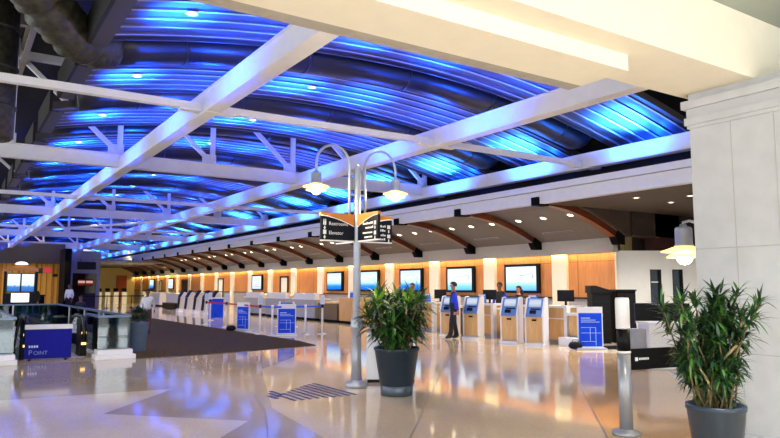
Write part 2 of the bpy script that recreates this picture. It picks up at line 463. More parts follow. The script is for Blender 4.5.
# beams down the hall
for x, zc, lab in ((3.7, 4.88, 'left white box beam running down the hall, under the panels nearest the escalator'), (8.9, 4.9, 'middle white box beam running down the hall behind the lamp pole'), (13.75, 4.88, 'right white box beam running down the hall just above the check-in fascia')):
    b = MB(); b.box((x-.115, 4.6, zc-.15), (x+.115, 80, zc+.19)); b.box((x-.14, 4.6, zc-.17), (x+.14, 80, zc-.145)); b.box((x-.14, 4.6, zc+.185), (x+.14, 80, zc+.21))
    for k in range(5):
        y = 11.63+14.2*k
        b.box((x-.13, y-.3, zc-.18), (x+.13, y+.3, zc-.16))
    tag(b.build('box_beam', 'white'), lab, 'beam')
# trusses and struts across the hall
def truss(y, lab):
    t = thing('roof_truss', lab, 'truss', (0, y, 0), 0, 'white roof trusses')
    b = MB(); b.box((-8, -.05, 4.84), (14.6, .05, 5.16)); b.box((-8, -.12, 4.82), (14.6, .12, 4.85)); b.box((-8, -.12, 5.15), (14.6, .12, 5.18))
    b.build('bottom_chord', 'white', t)
    b = MB(); b.box((-8, -.1, 7.38), (14.6, .1, 7.56)); b.build('top_chord', 'white', t)
    for k in range(-3, 5):
        x = 3.6+2.55*k
        v = MB(); v.box((x-.06, -.06, 5.2), (x+.06, .06, 7.4)); v.build('vertical_web', 'white', t)
        v = MB(); v.bar((x, 0, 5.18), (x-2.45, 0, 7.42), .11, .11); v.build('diagonal_web', 'white', t)
        v = MB(); v.cbox((x-.1, 0, 5.3), (.4, .03, .3)); v.build('gusset', 'white', t)
    return t
t0 = truss(18.73, 'white steel roof truss crossing the hall, nearest of the row, behind the sign lamp')
for k in range(1, 5):
    dup(t0, (0, 18.73+14.2*k, 0), f'white steel roof truss crossing the hall, {ORD[k]} from the camera')
s0 = None
for k in range(5):
    lab = f'thin white strut crossing the hall beneath the panels, {ORD[k]} from the camera'
    if not s0:
        b = MB(); b.box((-8, -.07, 4.8), (14.4, .07, 4.91)); b.box((-8, -.085, 4.9), (14.4, .085, 4.92))
        s0 = tag(b.build('cross_strut', 'white', loc=(0, 11.63, -.02)), lab, 'strut', 'thin cross struts')
        for x in (3.7, 8.9, 13.75):
            b = MB(); b.cbox((x, 0, 4.79), (1.0, .2, .05)); b.build('splice_plate', 'white', s0)
    else: dup(s0, (0, 11.63+14.2*k, -.02), lab)
b = MB(); b.tube([(3.7, 45.5, 5.0), (8.9, 30.5, 4.72)], .07, 8)
tag(b.build('diagonal_brace', 'white'), 'thin white diagonal brace rod rising between the left and middle beams', 'brace')

# blue uplights aimed at the panels
def spot(x, y, z, e, col, size=120, blend=1., target=None, rad=.08):
    l = bpy.data.lights.new('uplight', 'SPOT'); l.energy = e; l.color = col; l.spot_size = R(size); l.spot_blend = blend; l.shadow_soft_size = rad
    o = bpy.data.objects.new('uplight', l); COL.objects.link(o); o.location = (x, y, z)
    d = Vector(target or (x, y, z+1))-Vector((x, y, z)); o.rotation_euler = d.to_track_quat('-Z', 'Y').to_euler()
    return o
def strip(x, y, z, e, col, target):
    l = bpy.data.lights.new('uplight', 'AREA'); l.shape = 'RECTANGLE'; l.size = .12; l.size_y = 1.5; l.energy = e; l.color = col; l.spread = R(150)
    o = bpy.data.objects.new('uplight', l); COL.objects.link(o); o.location = (x, y, z)
    o.rotation_euler = (PI, math.atan2(target[0]-x, target[2]-z)*-1, 0)
    return o
BLUE = (.004, .07, 1.)
for k, y in enumerate(yc):
    strip(3.2, y, 4.55, 75, BLUE, (3.1, y, 6))
    spot(2.75, y, 4.7, 7500, BLUE, 72, 1, (2.7, y, 6))
    spot(6.4, y, 4.9, 8000, BLUE, 76, 1, (6.3, y, 6))
    strip(8.4, y, 4.55, 75, BLUE, (8.3, y, 6))
    spot(8.1, y, 4.7, 6000, BLUE, 76, 1, (8.0, y, 6))
    spot(4.6, y, 4.6, 1500, BLUE, 150, 1, (4.6, y, 6))
    spot(10.3, y, 4.9, 1000, BLUE, 140, 1, (10.0, y, 6))
    strip(13.25, y, 4.55, 100, (.015, .16, 1.), (13.3, y, 6))
    spot(13.1, y, 4.5, 9000, (.012, .14, 1.), 84, 1, (13.1, y, 6))
    spot(14.3, y, 4.7, 300, BLUE, 150, 1, (14.2, y, 6))

# downlights in the panels
def downlight(lab, group, loc, rad=.065):
    o = thing('downlight', lab, 'ceiling light', loc, 0, group)
    b = MB(); b.lathe([(rad, -.012), (rad+.03, -.012), (rad+.035, 0), (rad, .01)], n=16, closed=True); b.build('trim_ring', 'ring', o)
    b = MB(); b.lathe([(0, -.006), (rad, -.006)], n=16); b.build('lens', 'spotlens', o)
    return o
dl0 = None
for k, y in enumerate(yc[:14]):
    for x, wh in ((2.8, 'left'), (6.6, 'middle'), (11.8, 'right')):
        lab = f'small round downlight in the {ORD[k]} blue ceiling panel, {wh} of its row'
        loc = (x, y-.16, vault(x)-.05)
        if not dl0: dl0 = downlight(lab, 'downlights in the ceiling panels', loc)
        else: dup(dl0, loc, lab)

# ------------------------------------------------------------------ cream bulkhead, near ceiling, column
b = MB()
b.box((-8, 3.47, 3.75), (9.2, 4.3, 4.7)); b.box((-8, 3.75, 3.6), (5.1, 4.3, 3.76))
struct(b.build('ceiling_bulkhead', 'cream'))
b = MB(); b.box((-8, 4.3, 3.6), (5.1, 4.46, 3.64)); b.box((-8, 4.43, 3.64), (5.1, 4.46, 4.7))
struct(b.build('trim_bulkhead', 'reveal'))
b = MB(); b.box((-8, -5, 4.41), (22, 3.47, 4.6))
struct(b.build('ceiling_near', 'tile'))
b = MB()
b.box((6.75, 2.3, .16), (8.6, 4.2, 3.36)); b.box((6.7, 2.25, 0), (8.65, 4.25, .16), 0)
b.box((6.73, 2.28, 3.36), (8.62, 4.22, 3.4)); b.box((6.71, 2.26, 3.4), (8.64, 4.24, 3.48)); b.box((6.73, 2.28, 3.48), (8.62, 4.22, 3.58)); b.box((6.69, 2.24, 3.58), (8.66, 4.26, 3.67)); b.box((6.75, 2.3, 3.67), (8.6, 4.2, 3.75))
for y in (3.74, 3.3, 2.8): b.box((6.747, y-.004, .17), (6.75, y+.004, 3.36), 1)
for z in (2.03, .95): b.box((6.747, 2.3, z-.005), (6.75, 4.2, z+.005), 1)
struct(b.build('wall_column', ['stone', 'stone_joint'], bevel=.006))

# ------------------------------------------------------------------ check-in side: soffit, fascia, wall
def zsof(x):           # soffit just over the arched brackets
    t = (x-13.75)/(17.25-13.75); return 4.16-.97*max(0, t)**1.9
YN, YF = 13.1, 80
b = MB()
xsf = [13.75+i*(17.3-13.75)/14 for i in range(15)]
pp = [(x, zsof(x)) for x in xsf] + [(x, zsof(x)+.1) for x in xsf[::-1]]
b.prism(pp, 'y', YN, YF)
struct(b.build('ceiling_soffit', 'soffit'))
b = MB(); b.box((13.82, 5.5, 3.95), (22, YN, 4.05))
struct(b.build('ceiling_lobby', 'soffit_dark'))
b = MB(); b.box((13.62, 4.5, 3.94), (13.82, YF, 4.27)); b.box((13.56, 4.5, 4.29), (13.9, YF, 4.46)); b.box((13.7, 4.5, 4.26), (13.8, YF, 4.3))
struct(b.build('trim_fascia', 'white'))
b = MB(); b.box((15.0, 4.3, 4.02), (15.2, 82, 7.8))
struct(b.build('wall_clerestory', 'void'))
b = MB()
b.box((XW, 13.5, 0), (XW+.2, YF, 1.25), 1); b.box((XW, 13.5, 1.25), (XW+.2, YF, 2.95), 0)
for k in range(20):      # veneer joints
    y0 = 12.28+3.55*k
    for y in (y0+.7, y0+2.55):
        if 13.6 < y+.3 < YF: b.box((XW-.004, y+.3-.008, 1.25), (XW, y+.3+.008, 2.7), 2)
b.box((XW-.004, 13.5, 2.45), (XW, YF, 2.462), 2)
struct(b.build('wall_right', ['wood', 'greyp', 'woodline']))
b = MB(); b.box((XW-.06, 13.5, 1.22), (XW, YF, 1.28)); struct(b.build('trim_ledge', 'brown'))
b = MB(); b.box((XW-.22, 13.5, 2.72), (XW+.2, YF, 3.3)); struct(b.build('trim_frieze', 'frieze'))
for k in range(18):
    y = 15.87+3.55*k
    b = MB(); b.box((XW-.1, y-.33, 0), (XW, y+.33, 2.72)); b.box((XW-.11, y-.3, 0), (XW-.1, y-.29, 2.7)); b.box((XW-.11, y+.29, 0), (XW-.1, y+.3, 2.7))
    struct(b.build(f'trim_{k+1}', 'pil'))
b = MB(); b.box((XW-.1, 13.5, 0), (XW, 13.56, 2.72)); struct(b.build('trim_corner', 'pil'))
# cove light hidden behind the frieze, washing down the wall
l = bpy.data.lights.new('cove_light', 'AREA'); l.shape = 'RECTANGLE'; l.size = .06; l.size_y = YF-13.6; l.energy = 270; l.color = (1, .68, .26)
o = bpy.data.objects.new('cove_light', l); COL.objects.link(o); o.location = (XW-.13, (YF+13.6)/2, 2.7); o.rotation_euler = (0, R(-12), 0)
# brackets
def bracket(lab, y):
    t = thing('arched_bracket', lab, 'bracket', (0, y, 0), 0, 'arched wooden brackets')
    xs_ = [13.7+i*(17.2-13.7)/16 for i in range(17)]
    lo = lambda x: zsof(x)-.08-.17
    poly = [(x, zsof(x)-.03) for x in xs_] + [(x, zsof(x)-.03-.2) for x in xs_[::-1]]
    b = MB(); b.prism(poly, 'y', -.11, .11); b.build('arch', 'bracket', t)
    b = MB(); b.box((13.55, -.13, 3.9), (14.0, .13, 4.13)); b.build('head_block', 'blackmat', t, label='black end block')
    b = MB(); b.prism([(16.95, zsof(16.95)-.0), (17.3, zsof(17.25)+.03), (17.3, 2.92), (17.0, 2.92), (16.85, zsof(16.85)-.22)], 'y', -.13, .13); b.build('foot_block', 'blackmat', t, label='black end block')
    return t
br0 = bracket('dark brown arched wooden bracket, nearest of the row, beside the dark lobby ceiling', 13.2)
for k in range(1, 19):
    dup(br0, (0, 13.2+3.55*k-.1*(k > 0), 0), f'dark brown arched wooden bracket under the check-in soffit, {ORD[k]} from the near end')
# soffit downlights, two rows, three to a bay
n = 0
for k in range(12):
    for row, x, rl in ((0, 14.45, 'upper'), (1, 15.75, 'lower')):
        for q in range(3):
            y = 13.2+3.55*k+.65+q*1.12
            z = zsof(x)-.004
            lab = f'small bright soffit downlight, {("near", "middle", "far")[q]} one of the {rl} row in the {ORD[k]} bracket bay'
            dl = dup(dl0, (x, y, z), lab); dl['group'] = 'check-in soffit downlights'; dl.scale = (1.35,)*3
            dl.rotation_euler.y = math.atan((zsof(x)-zsof(x+.1))/.1)
            if q == 1 and row == 1:
                s_ = spot(x-.3, y, z-.08, 420, (1, .82, .6), 150, 1, (x-.6, y, 0)); s_.name = 'soffit_spot'
for k in range(11):
    y = 13.2+3.55*k+2.1; x = 16.75
    b = MB(); b.box((-.05, -.65, -.012), (.05, .65, 0), 0); b.box((-.03, -.62, -.016), (-.012, .62, -.012), 1); b.box((.012, -.62, -.016), (.03, .62, -.012), 1)
    o = tag(b.build('air_vent', ['greyp', 'black'], loc=(x, y, zsof(x)-.002)), f'dark slot air vent low in the soffit of the {ORD[k]} bracket bay', 'air vent', 'soffit slot vents')
    o.rotation_euler.y = math.atan((zsof(x-.05)-zsof(x+.05))/.1)
for i, (x, y, w) in enumerate(((14.84, 10.82, 'left'), (16.44, 10.88, 'middle'), (15.67, 9.82, 'right'))):
    dl = dup(dl0, (x, y, 3.945), f'round downlight in the dark lobby ceiling by the column, {w} of three'); dl['group'] = 'lobby downlights'
    s_ = spot(x, y, 3.9, 520, (1, .96, .9), 140, 1, (x, y, 0)); s_.name = 'lobby_spot'
b = MB(); b.prism([(x, zsof(x)+.05) for x in xsf]+[(17.3, 4.02), (13.75, 4.02)] if False else [(x, zsof(x)+.02) for x in xsf if zsof(x) < 3.95]+[(17.5, zsof(17.3)), (17.5, 4.0), (14.9, 4.0)], 'y', 12.98, 13.08)
struct(b.build('wall_soffit_end', 'soffit_dark'))
# angled white wall with two slit windows, and the dark lobby behind
a = R(-33.37)
T = Matrix.Translation((17.5, 13.5, 0)) @ Matrix.Rotation(a, 4, 'Z')
b = MB()
for (x0, x1, z0, z1) in ((0, .98, 0, 2.76), (.98, 1.34, 0, 1.0), (.98, 1.34, 2.17, 2.76), (1.34, 1.68, 0, 2.76), (1.68, 2.02, 0, 1.0), (1.68, 2.02, 2.17, 2.76), (2.02, 4.5, 0, 2.76)):
    b.box((x0, 0, z0), (x1, .18, z1), 0, T)
struct(b.build('wall_lobby', 'wallw'))
for i, (x0, x1) in enumerate(((.98, 1.34), (1.68, 2.02))):
    b = MB(); b.box((x0, .1, 1.0), (x1, .12, 2.17), 0, T); w = struct(b.build(f'window_{i+1}', 'winglass'))
    b = MB()
    for (p0, p1, q0, q1) in ((x0, x0+.03, 1.0, 2.17), (x1-.07, x1, 1.0, 2.17), (x0, x1, 1.0, 1.03), (x0, x1, 2.14, 2.17)): b.box((p0, .02, q0), (p1, .1, q1), 0, T)
    b.build('window_frame', 'black', w)
    if i == 0:
        b = MB(); b.box((x0+.03, .07, 1.76), (x1-.07, .095, 1.79), 0, T); b.build('rail', 'offwhite', w)
b = MB(); b.box((17.5, 13.6, 2.72), (22.5, 13.8, 4.1), 0); b.box((22, 5, 0), (22.2, 13.8, 4.1), 0); b.box((17.45, 12.9, 3.2), (22.2, 13.7, 4.05))
struct(b.build('wall_lobby_back', 'brown'))
b = MB(); b.box((18.6, 12.9, 2.76), (19.9, 13.3, 3.95), 0); struct(b.build('wall_lobby_panel', 'maroon'))
b = MB(); b.box((17.6, 13.35, 2.76), (18.0, 13.6, 3.95), 0); struct(b.build('wall_lobby_pier', 'pier'))

# doors in the wooden wall
for i, (yy, w, m, fr) in enumerate(((38.6, .95, 'wallw', 'brown'), (50.4, .95, 'wallw', 'brown'), (59.8, 1.9, 'brown', 'woodline'), (68.2, .9, 'wallw', 'brown'))):
    b = MB(); b.box((XW-.03, yy-w/2, 0), (XW-.005, yy+w/2, 2.2)); d = struct(b.build(f'door_{i+1}', m))
    b = MB(); b.box((XW-.06, yy-w/2-.12, 0), (XW-.004, yy-w/2, 2.28)); b.box((XW-.06, yy+w/2, 0), (XW-.004, yy+w/2+.18, 2.28)); b.box((XW-.06, yy-w/2-.12, 2.2), (XW-.004, yy+w/2+.18, 2.3)); b.build('door_frame', fr, d)
    b = MB(); b.cbox((XW-.07, yy-w/2+.1, 1.02), (.05, .1, .03)); b.build('door_handle', 'silver', d)
# far walls
b = MB(); b.box((10.2, 79.6, 0), (17.7, 79.9, 5.0)); struct(b.build('wall_far', 'wallpy'))
b = MB(); b.box((7.7, 60, 2.75), (10.4, 60.3, 4.6)); b.box((7.7, 60, 0), (8.3, 60.3, 2.75)); b.box((10.1, 60, 0), (10.4, 60.3, 2.75)); b.box((10.2, 60.3, 0), (10.4, 79.6, 4.6))
struct(b.build('wall_shop', 'wallg'))
b = MB(); b.box((7.7, 66, 0), (10.3, 66.2, 4.6)); struct(b.build('wall_shop_back', 'brown'))
b = MB(); b.box((-9, 62, 0), (7.7, 62.2, 4.8), 0)
for q in range(12):
    x = 3.2+.42*q; b.box((x, 61.94, 0), (x+(.07 if q % 3 else .2), 62, 4.0), 1)
struct(b.build('wall_back', ['wally', 'wallo']))
b = MB(); b.box((7.3, 57, 0), (7.75, 60, 4.6)); struct(b.build('wall_pier', 'blackmat'))
b = MB(); b.box((-9, 60.5, 3.75), (17.7, 82, 3.95)) ; struct(b.build('ceiling_far', 'wallg'))
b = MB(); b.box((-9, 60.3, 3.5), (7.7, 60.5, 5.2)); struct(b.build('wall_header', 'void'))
b = MB(); b.box((15.5, 79.4, 0), (16.6, 79.6, 2.9)); struct(b.build('door_5', 'orange'))
l = bpy.data.lights.new('far_light', 'AREA'); l.size = 8; l.size_y = 5; l.shape = 'RECTANGLE'; l.energy = 260; l.color = (1, .78, .35)
o = bpy.data.objects.new('far_light', l); COL.objects.link(o); o.location = (3.5, 58, 4.3); o.rotation_euler = (R(35), 0, 0)
l = bpy.data.lights.new('far_light', 'AREA'); l.size = 5; l.size_y = 5; l.shape = 'RECTANGLE'; l.energy = 350; l.color = (1, .85, .45)
o = bpy.data.objects.new('far_light', l); COL.objects.link(o); o.location = (14, 63, 3.7); o.rotation_euler = (R(35), 0, 0)

# ------------------------------------------------------------------ wall displays
def display(lab, y, m, kind=0, w=1.78, z0=1.4, z1=2.45):
    t = thing('wall_display', lab, 'screen', (XW-.02, y, 0), 0, 'wall displays behind the counters')
    b = MB(); b.box((-.1, -w/2, z0), (0, w/2, z1)); b.build('housing', 'black', t, bevel=.01)
    b = MB(); b.box((-.106, -w/2+.14, z0+.09), (-.1, w/2-.11, z1-.09)); b.build('screen', m, t)
    g = MB()
    pts = [(-.109, w*.3-i*w*.06, (z0+z1)/2+.14+.03*math.sin(i*.8)) for i in range(11)]
    if kind == 2: pts = [(-.109, w*.3-i*w*.06, (z0+z1)/2+.12+.12*math.sin(i*.3)) for i in range(11)]
    if kind < 3: g.tube(pts, .012, 5); g.cbox((-.109, -w*.33, (z0+z1)/2+.08), (.006, .04, .16)); g.build('graphic', 'graphic', t)
    else:
        for i in range(5): g.cbox((-.108, .0, z0+.25+.13*i), (.004, w*.5, .03))
        g.build('graphic', 'graphic', t)
    return t
ylab = ['nearest, behind two agents', 'behind the man in royal blue sleeves', 'above the leafy plant', 'just right of the lamp post', 'just left of the lamp post']
for i, y in enumerate((17.68, 21.2, 24.7, 28.3, 31.9)):
    display('black framed wall display showing pale blue, '+ylab[i], y, 'scr_a' if i < 2 else 'scr_b', 2 if i == 2 else 0)
display('small white wall display in the wooden wall beyond the blue sign stands', 42.9, 'scr_w', 3)
display('small white wall display far down the hall above the dark kiosks', 64.2, 'scr_w', 3)
display('blue wall display farthest down the hall near the end door', 71.4, 'scr_b', 3)

# ------------------------------------------------------------------ check-in counters and kiosks
CX = 14.6
def desk(lab, y, w=1.15, post=True):
    """a wooden desk block with white rim; loc at its near front corner, runs +Y by w"""
    t = thing('check_in_desk', lab, 'desk', (CX, y, 0), 0, 'wooden check-in desks')
    b = MB(); b.box((0, 0, .12), (.75, w, 1.02)); b.build('front_panel', 'wood_l', t)
    b = MB(); b.box((.05, .02, 0), (.7, w-.02, .12)); b.build('kick_plate', 'greyp', t)
    b = MB(); b.box((-.04, -.03, 1.02), (.8, w+.03, 1.08)); b.box((-.03, 0, .7), (0, w, .73)); b.build('worktop', 'offwhite', t, bevel=.005)
    if post:
        b = MB(); b.box((-.1, -.17, 0), (.06, -.05, 1.1)); b.build('end_panel', 'offwhite', t, bevel=.008)
    return t
def open_desk(lab, y, w):
    t = thing('open_desk', lab, 'desk', (CX, y, 0), 0, 'low open desks')
    b = MB(); b.box((0, 0, .9), (.7, w, .96)); b.build('worktop', 'offwhite', t)
    b = MB(); b.box((.45, 0, 0), (.6, w, .9)); b.build('modesty_panel', 'stemd', t)
    return t
def monitor(lab, x, y, rz, z=1.08):
    t = thing('computer_monitor', lab, 'monitor', (x, y, z), rz, 'desk monitors')
    b = MB(); b.box((-.12, -.1, 0), (.12, .1, .015)); b.build('base', 'black', t)
    b = MB(); b.box((-.02, -.03, .015), (.02, .03, .16)); b.build('stand', 'black', t)
    b = MB(); b.box((-.03, -.26, .12), (.03, .26, .45)); b.build('housing', 'black', t, bevel=.008)
    b = MB(); b.box((.03, -.24, .14), (.033, .24, .43)); b.build('screen', 'winglass', t)
    return t
def placard(lab, x, y, z=1.08, c='bluebox'):
    t = thing('counter_placard', lab, 'placard', (x, y, z), 0, 'blue counter placards')
    b = MB(); b.prism([(-.06, 0), (.06, 0), (.02, .3), (-.02, .3)], 'y', -.14, .14); b.build('stand', c, t)
    b = MB(); b.cbox((-.045, 0, .26), (.02, .3, .05)); b.build('header', 'offwhite', t)
    return t
def kiosk():
    t = thing('self_service_kiosk', 'k', 'kiosk', (0, 0, 0), 0, 'check-in kiosks')
    # faces -X ; depth +X
    b = MB(); b.prism([(-.3, 0), (.32, 0), (.32, .07), (-.3, .07)], 'y', -.27, .27); b.build('base_plate', 'offwhite', t, bevel=.006)
    for s in (-1, 1):
        b = MB(); b.prism([(-.2, .07), (.26, .07), (.3, 1.32), (.2, 1.36), (-.02, 1.34), (-.27, .82), (-.22, .8)], 'y', s*.25-.02, s*.25+.02); b.build('side_panel', 'offwhite', t)
    b = MB(); b.box((-.2, -.23, .09), (.2, .23, .8)); b.build('front_door', 'wood_l', t)
    b = MB(); b.lathe([(0, 0), (.06, 0), (.06, .01), (0, .01)], n=12)
    hb = MB(); hb.cbox((-.21, 0, .71), (.02, .13, .05)); hb.build('ticket_slot', 'blackmat', t)
    # slanted console
    b = MB(); b.prism([(-.25, .8), (.2, .8), (.2, 1.33), (0, 1.33), (-.25, .84)], 'y', -.23, .23); b.build('console', 'kblue', t)
    d = Vector((.25, 0, .49)); n_ = Vector((-.49, 0, .25)).normalized()
    def slab(u0, u1, y0, y1, th):
        q = []
        for k in (0, th):
            for (u, y) in ((u0, y0), (u1, y0), (u1, y1), (u0, y1)):
                q.append(Vector((-.25, y, .84))+d*u+n_*k)
        return MB().add(q, [(0,3,2,1),(4,5,6,7),(0,1,5,4),(1,2,6,5),(2,3,7,6),(3,0,4,7)])
    slab(.5, .92, -.17, .17, .012).build('screen', 'scr_k', t)
    slab(.1, .28, -.06, .12, .03).build('card_reader', 'black', t)
    slab(.33, .4, -.18, .1, .015).build('keypad', 'navy', t)
    return t
k0 = kiosk()
kl = [(13.83, 13.5, 'white and wood check-in kiosk with tilted blue screen, nearest the blue sign stand'),
      (13.75, 14.42, 'white and wood check-in kiosk with tilted blue screen, left of the nearest kiosk'),
      (13.88, 16.28, 'white and wood check-in kiosk beside the standing man in royal blue sleeves'),
      (13.95, 17.55, 'white and wood check-in kiosk half hidden behind the standing man'),
      (13.75, 20.0, 'white and wood check-in kiosk at the right edge of the tall leafy planter'),
      (13.75, 21.1, 'white and wood check-in kiosk hidden behind the leafy planter by the lamp pole')]
for i, (x, y, lb) in enumerate(kl):
    if i == 0: k0.location = (x, y, 0); k0['label'] = lb; k0.rotation_euler.z = R(24); k0.scale = (.85, 1.02, .98)
    else: dup(k0, (x, y, 0), lb)
dl_ = [(13.15, 1.0, 'wooden check-in desk with white end post behind the nearest kiosk'),
       (16.2, .95, 'wooden check-in desk with white end post behind the kiosk by the standing man'),
       (19.35, 1.0, 'wooden check-in desk with white end post right of the leafy planter'),
       (22.9, 1.0, 'wooden check-in desk partly hidden behind the leafy planter')]
for y, w, lb in dl_: desk(lb, y, w)
desk('wooden check-in desk block behind the second kiosk from the blue sign', 14.35, .6, False)
for y, w, lb in ((15.0, .95, 'low open desk with white top between the nearest pair of kiosks and the next desk'), (18.0, 1.0, 'low open desk with white top left of the standing man'), (21.3, 1.4, 'low open desk with white top behind the leafy planter')):
    open_desk(lb, y, w)
# nearest low counter beside the sign stand
t = thing('service_counter', 'white topped low service counter with wood front right of the nearest kiosk', 'counter', (14.5, 12.12, 0), 0)
b = MB(); b.box((0, 0, .28), (.4, .8, .82)); b.build('front_panel', 'wood_l', t)
b = MB(); b.box((.04, 0, 0), (.38, .8, .28)); b.build('kick_plate', 'greyp', t)
b = MB(); b.box((-.06, -.04, .82), (.42, .82, .9)); b.build('worktop', 'offwhite', t, bevel=.008)
b = MB(); b.cbox((0, 0, .12), (.3, .75, .24)); tag(b.build('storage_crate', 'offwhite', loc=(14.28, 12.6, 0), bevel=.01), 'white plastic crate on the floor in front of the low service counter', 'crate')
b = MB(); b.cbox((0, 0, .03), (.3, .4, .06)); tag(b.build('paper_stack', 'wally', loc=(14.68, 12.4, .9)), 'pale yellow paper stack lying on the low service counter', 'paper')
# wooden counter far left of pole and mid counters
def long_counter(lab, y, w, m, top, h=1.05, x=14.7, cat='counter'):
    t = thing('long_counter', lab, cat, (x, y, 0), 0, 'counters beyond the lamp pole')
    b = MB(); b.box((0, 0, .12), (.8, w, h)); b.build('front_panel', m, t)
    b = MB(); b.box((.05, .02, 0), (.75, w-.02, .12)); b.build('kick_plate', 'blackmat', t)
    b = MB(); b.box((-.05, -.04, h), (.85, w+.04, h+.06)); b.build('worktop', top, t)
    return t
long_counter('maple wood check-in counter just left of the lamp pole', 25.0, 1.5, 'wood_l', 'wood_l', 1.08)
long_counter('low dark-fronted desk with wood top left of the maple counter', 26.7, 1.9, 'stemd', 'wood_l', .86)
for i, (y, w, lb) in enumerate(((28.9, 2.6, 'pale grey check-in counter with white riser behind the large blue sign stand'), (32.3, 2.6, 'pale grey check-in counter with white riser, second beyond the lamp pole'), (35.8, 2.3, 'pale grey check-in counter with white riser, third beyond the lamp pole'))):
    t = long_counter(lb, y, w, 'greyp', 'offwhite', 1.0)
    b = MB(); b.box((.05, .1, 1.06), (.3, w-.1, 1.32)); b.build('riser', 'offwhite', t)
for i, (y, c, lb) in enumerate(((28.95, 'belt_red', 'red topped carton on the grey counter nearest the lamp pole'), (32.0, 'wood_l', 'tan carton at the near end of the second grey counter'), (35.6, 'wood_l', 'tan carton at the near end of the third grey counter'))):
    b = MB(); b.box((-.2, -.2, 0), (.2, .2, .1), 1); b.prism([(-.2, .1), (.2, .1), (.08, .2), (-.08, .2)], 'y', -.2, .2, 0)
    tag(b.build('carton', [c, 'wood_l'], loc=(15.28, y+.4, 1.06)), lb, 'carton', 'cartons on counters')
for i, (x, y, lb) in enumerate(((15.0, 13.45, 'black desk monitor on the counter right of the nearest kiosk'), (15.15, 16.9, 'black desk monitor in front of the agent in a dark vest'), (15.1, 19.55, 'black desk monitor between the standing man and the leafy planter'))):
    monitor(lb, x, y, R(15), 1.08)
for i, (x, y, lb) in enumerate(((15.0, 14.75, 'blue placard on the desk behind the second kiosk'), (15.0, 17.1, 'blue placard on the desk behind the standing man'), (15.0, 20.2, 'blue placard on the desk at the right edge of the leafy planter'), (15.1, 26.0, 'blue placard on the maple counter left of the lamp pole'))):
    placard(lb, x, y, 1.08 if i < 3 else 1.14)
# farther counters
t = long_counter('long white counter far down the check-in row', 46.5, 9, 'offwhite', 'offwhite', 1.05)
b = MB(); b.box((13.5, 48.6, .02), (14.2, 52.0, .45)); tag(b.build('bench', 'black'), 'low black bench in front of the far white counter', 'bench')
long_counter('farthest white counter near the end of the check-in row', 57.5, 6, 'offwhite', 'offwhite', 1.1)
# row of dark kiosks further on
def dark_kiosk():
    t = thing('dark_kiosk', 'd', 'kiosk', (0,0,0), 0, 'dark kiosks in a row')
    b = MB(); b.box((-.25, -.3, 0), (.3, .3, .2)); b.build('base_plate', 'offwhite', t)
    b = MB(); b.prism([(-.2, .2), (.25, .2), (.3, 1.25), (.1, 1.3), (-.12, .95)], 'y', -.27, .27); b.build('body', 'silver', t)
    b = MB(); b.prism([(-.21, .25), (-.18, .25), (-.1, .92), (-.14, .95)], 'y', -.23, .23); b.build('front_door', 'navy', t)
    b = MB(); b.prism([(-.16, .98), (.1, 1.42), (.18, 1.4), (-.08, .95)], 'y', -.25, .25); b.build('screen_hood', 'black', t)
    return t
dk0 = dark_kiosk()
for i, y in enumerate((37.4, 38.9, 40.5, 42.3, 43.9)):
    lb = f'silver kiosk with tilted black screen in the far row, {ORD[i]} from the camera'
    if i == 0: dk0.location = (12.6, y, 0); dk0['label'] = lb
    else: dup(dk0, (12.6, y, 0), lb)
b = MB(); b.box((-.3, -.3, 0), (.3, .3, 1.0)); b.box((-.33, -.33, 1.0), (.33, .33, 1.06), 1)
tag(b.build('bin', ['blue', 'offwhite'], loc=(11.9, 35.0, 0)), 'royal blue box stand beside the far dark kiosks', 'stand')

# ------------------------------------------------------------------ blue sign stands
def sign_stand(lab, loc, rz, w=.55, h=1.03):
    t = thing('sign_stand', lab, 'sign', loc, rz, 'blue sign stands')      # faces -Y locally
    b = MB(); b.box((-w/2-.05, -.2, 0), (w/2+.05, .2, .05)); b.build('base', 'silver', t, bevel=.01)
    b = MB(); b.box((-w/2, -.03, .05), (w/2, .03, h)); b.build('frame', 'offwhite', t, bevel=.006)
    b = MB(); b.box((-w/2+.03, -.036, .08), (w/2-.03, -.03, h-.16)); b.box((-w/2+.03, .03, .08), (w/2-.03, .036, h-.16)); b.build('poster', 'blue', t)
    g = MB()
    z = h-.16
    for (x0, x1, z0, z1) in ((-.2, .0, z-.14, z-.12), (-.2, .12, z-.19, z-.175), (-.2, .2, z-.24, z-.225), (-.2, .12, z-.38, z-.37), (.11, .12, .1, z-.37), (-.2, .23, .42, .43), (-.01, 0, .2, z-.38), (-.2, .12, .2, .21)):
        g.box((x0*w/.55, -.039, z0), (x1*w/.55, -.036, z1))
    g.build('graphic', 'bluel', t)
    return t
sign_stand('wide blue sign stand by the carpet edge between two stanchions', (9.5, 20.75, 0), R(-25), .62, 1.05)
sign_stand('narrow-looking blue sign stand farther left at the red belt', (9.15, 23.8, 0), R(-62), .6, 1.05)
sign_stand('blue sign stand on the shiny floor right of the nearest kiosk', (14.05, 11.8, 0), R(-35), .66, 1.1)
for i, (x, y, lb) in enumerate(((8.75, 24.0, 'dark duffel bag on the floor against the narrow blue sign'), (13.68, 11.98, 'dark blue bag on the floor against the right blue sign stand'))):
    b = MB(); b.tube([(-.17, 0, .07), (-.12, 0, .1), (0, 0, .11), (.12, 0, .1), (.17, 0, .07)], [.04, .09, .105, .09, .04], 12)
    o = tag(b.build('duffel_bag', 'navy', loc=(x, y, 0), rz=R(-33)), lb, 'bag')
    b = MB(); b.tube([(-.09, 0, .19), (-.06, 0, .25), (.06, 0, .25), (.09, 0, .19)], .01, 6); b.build('handle', 'black', o)

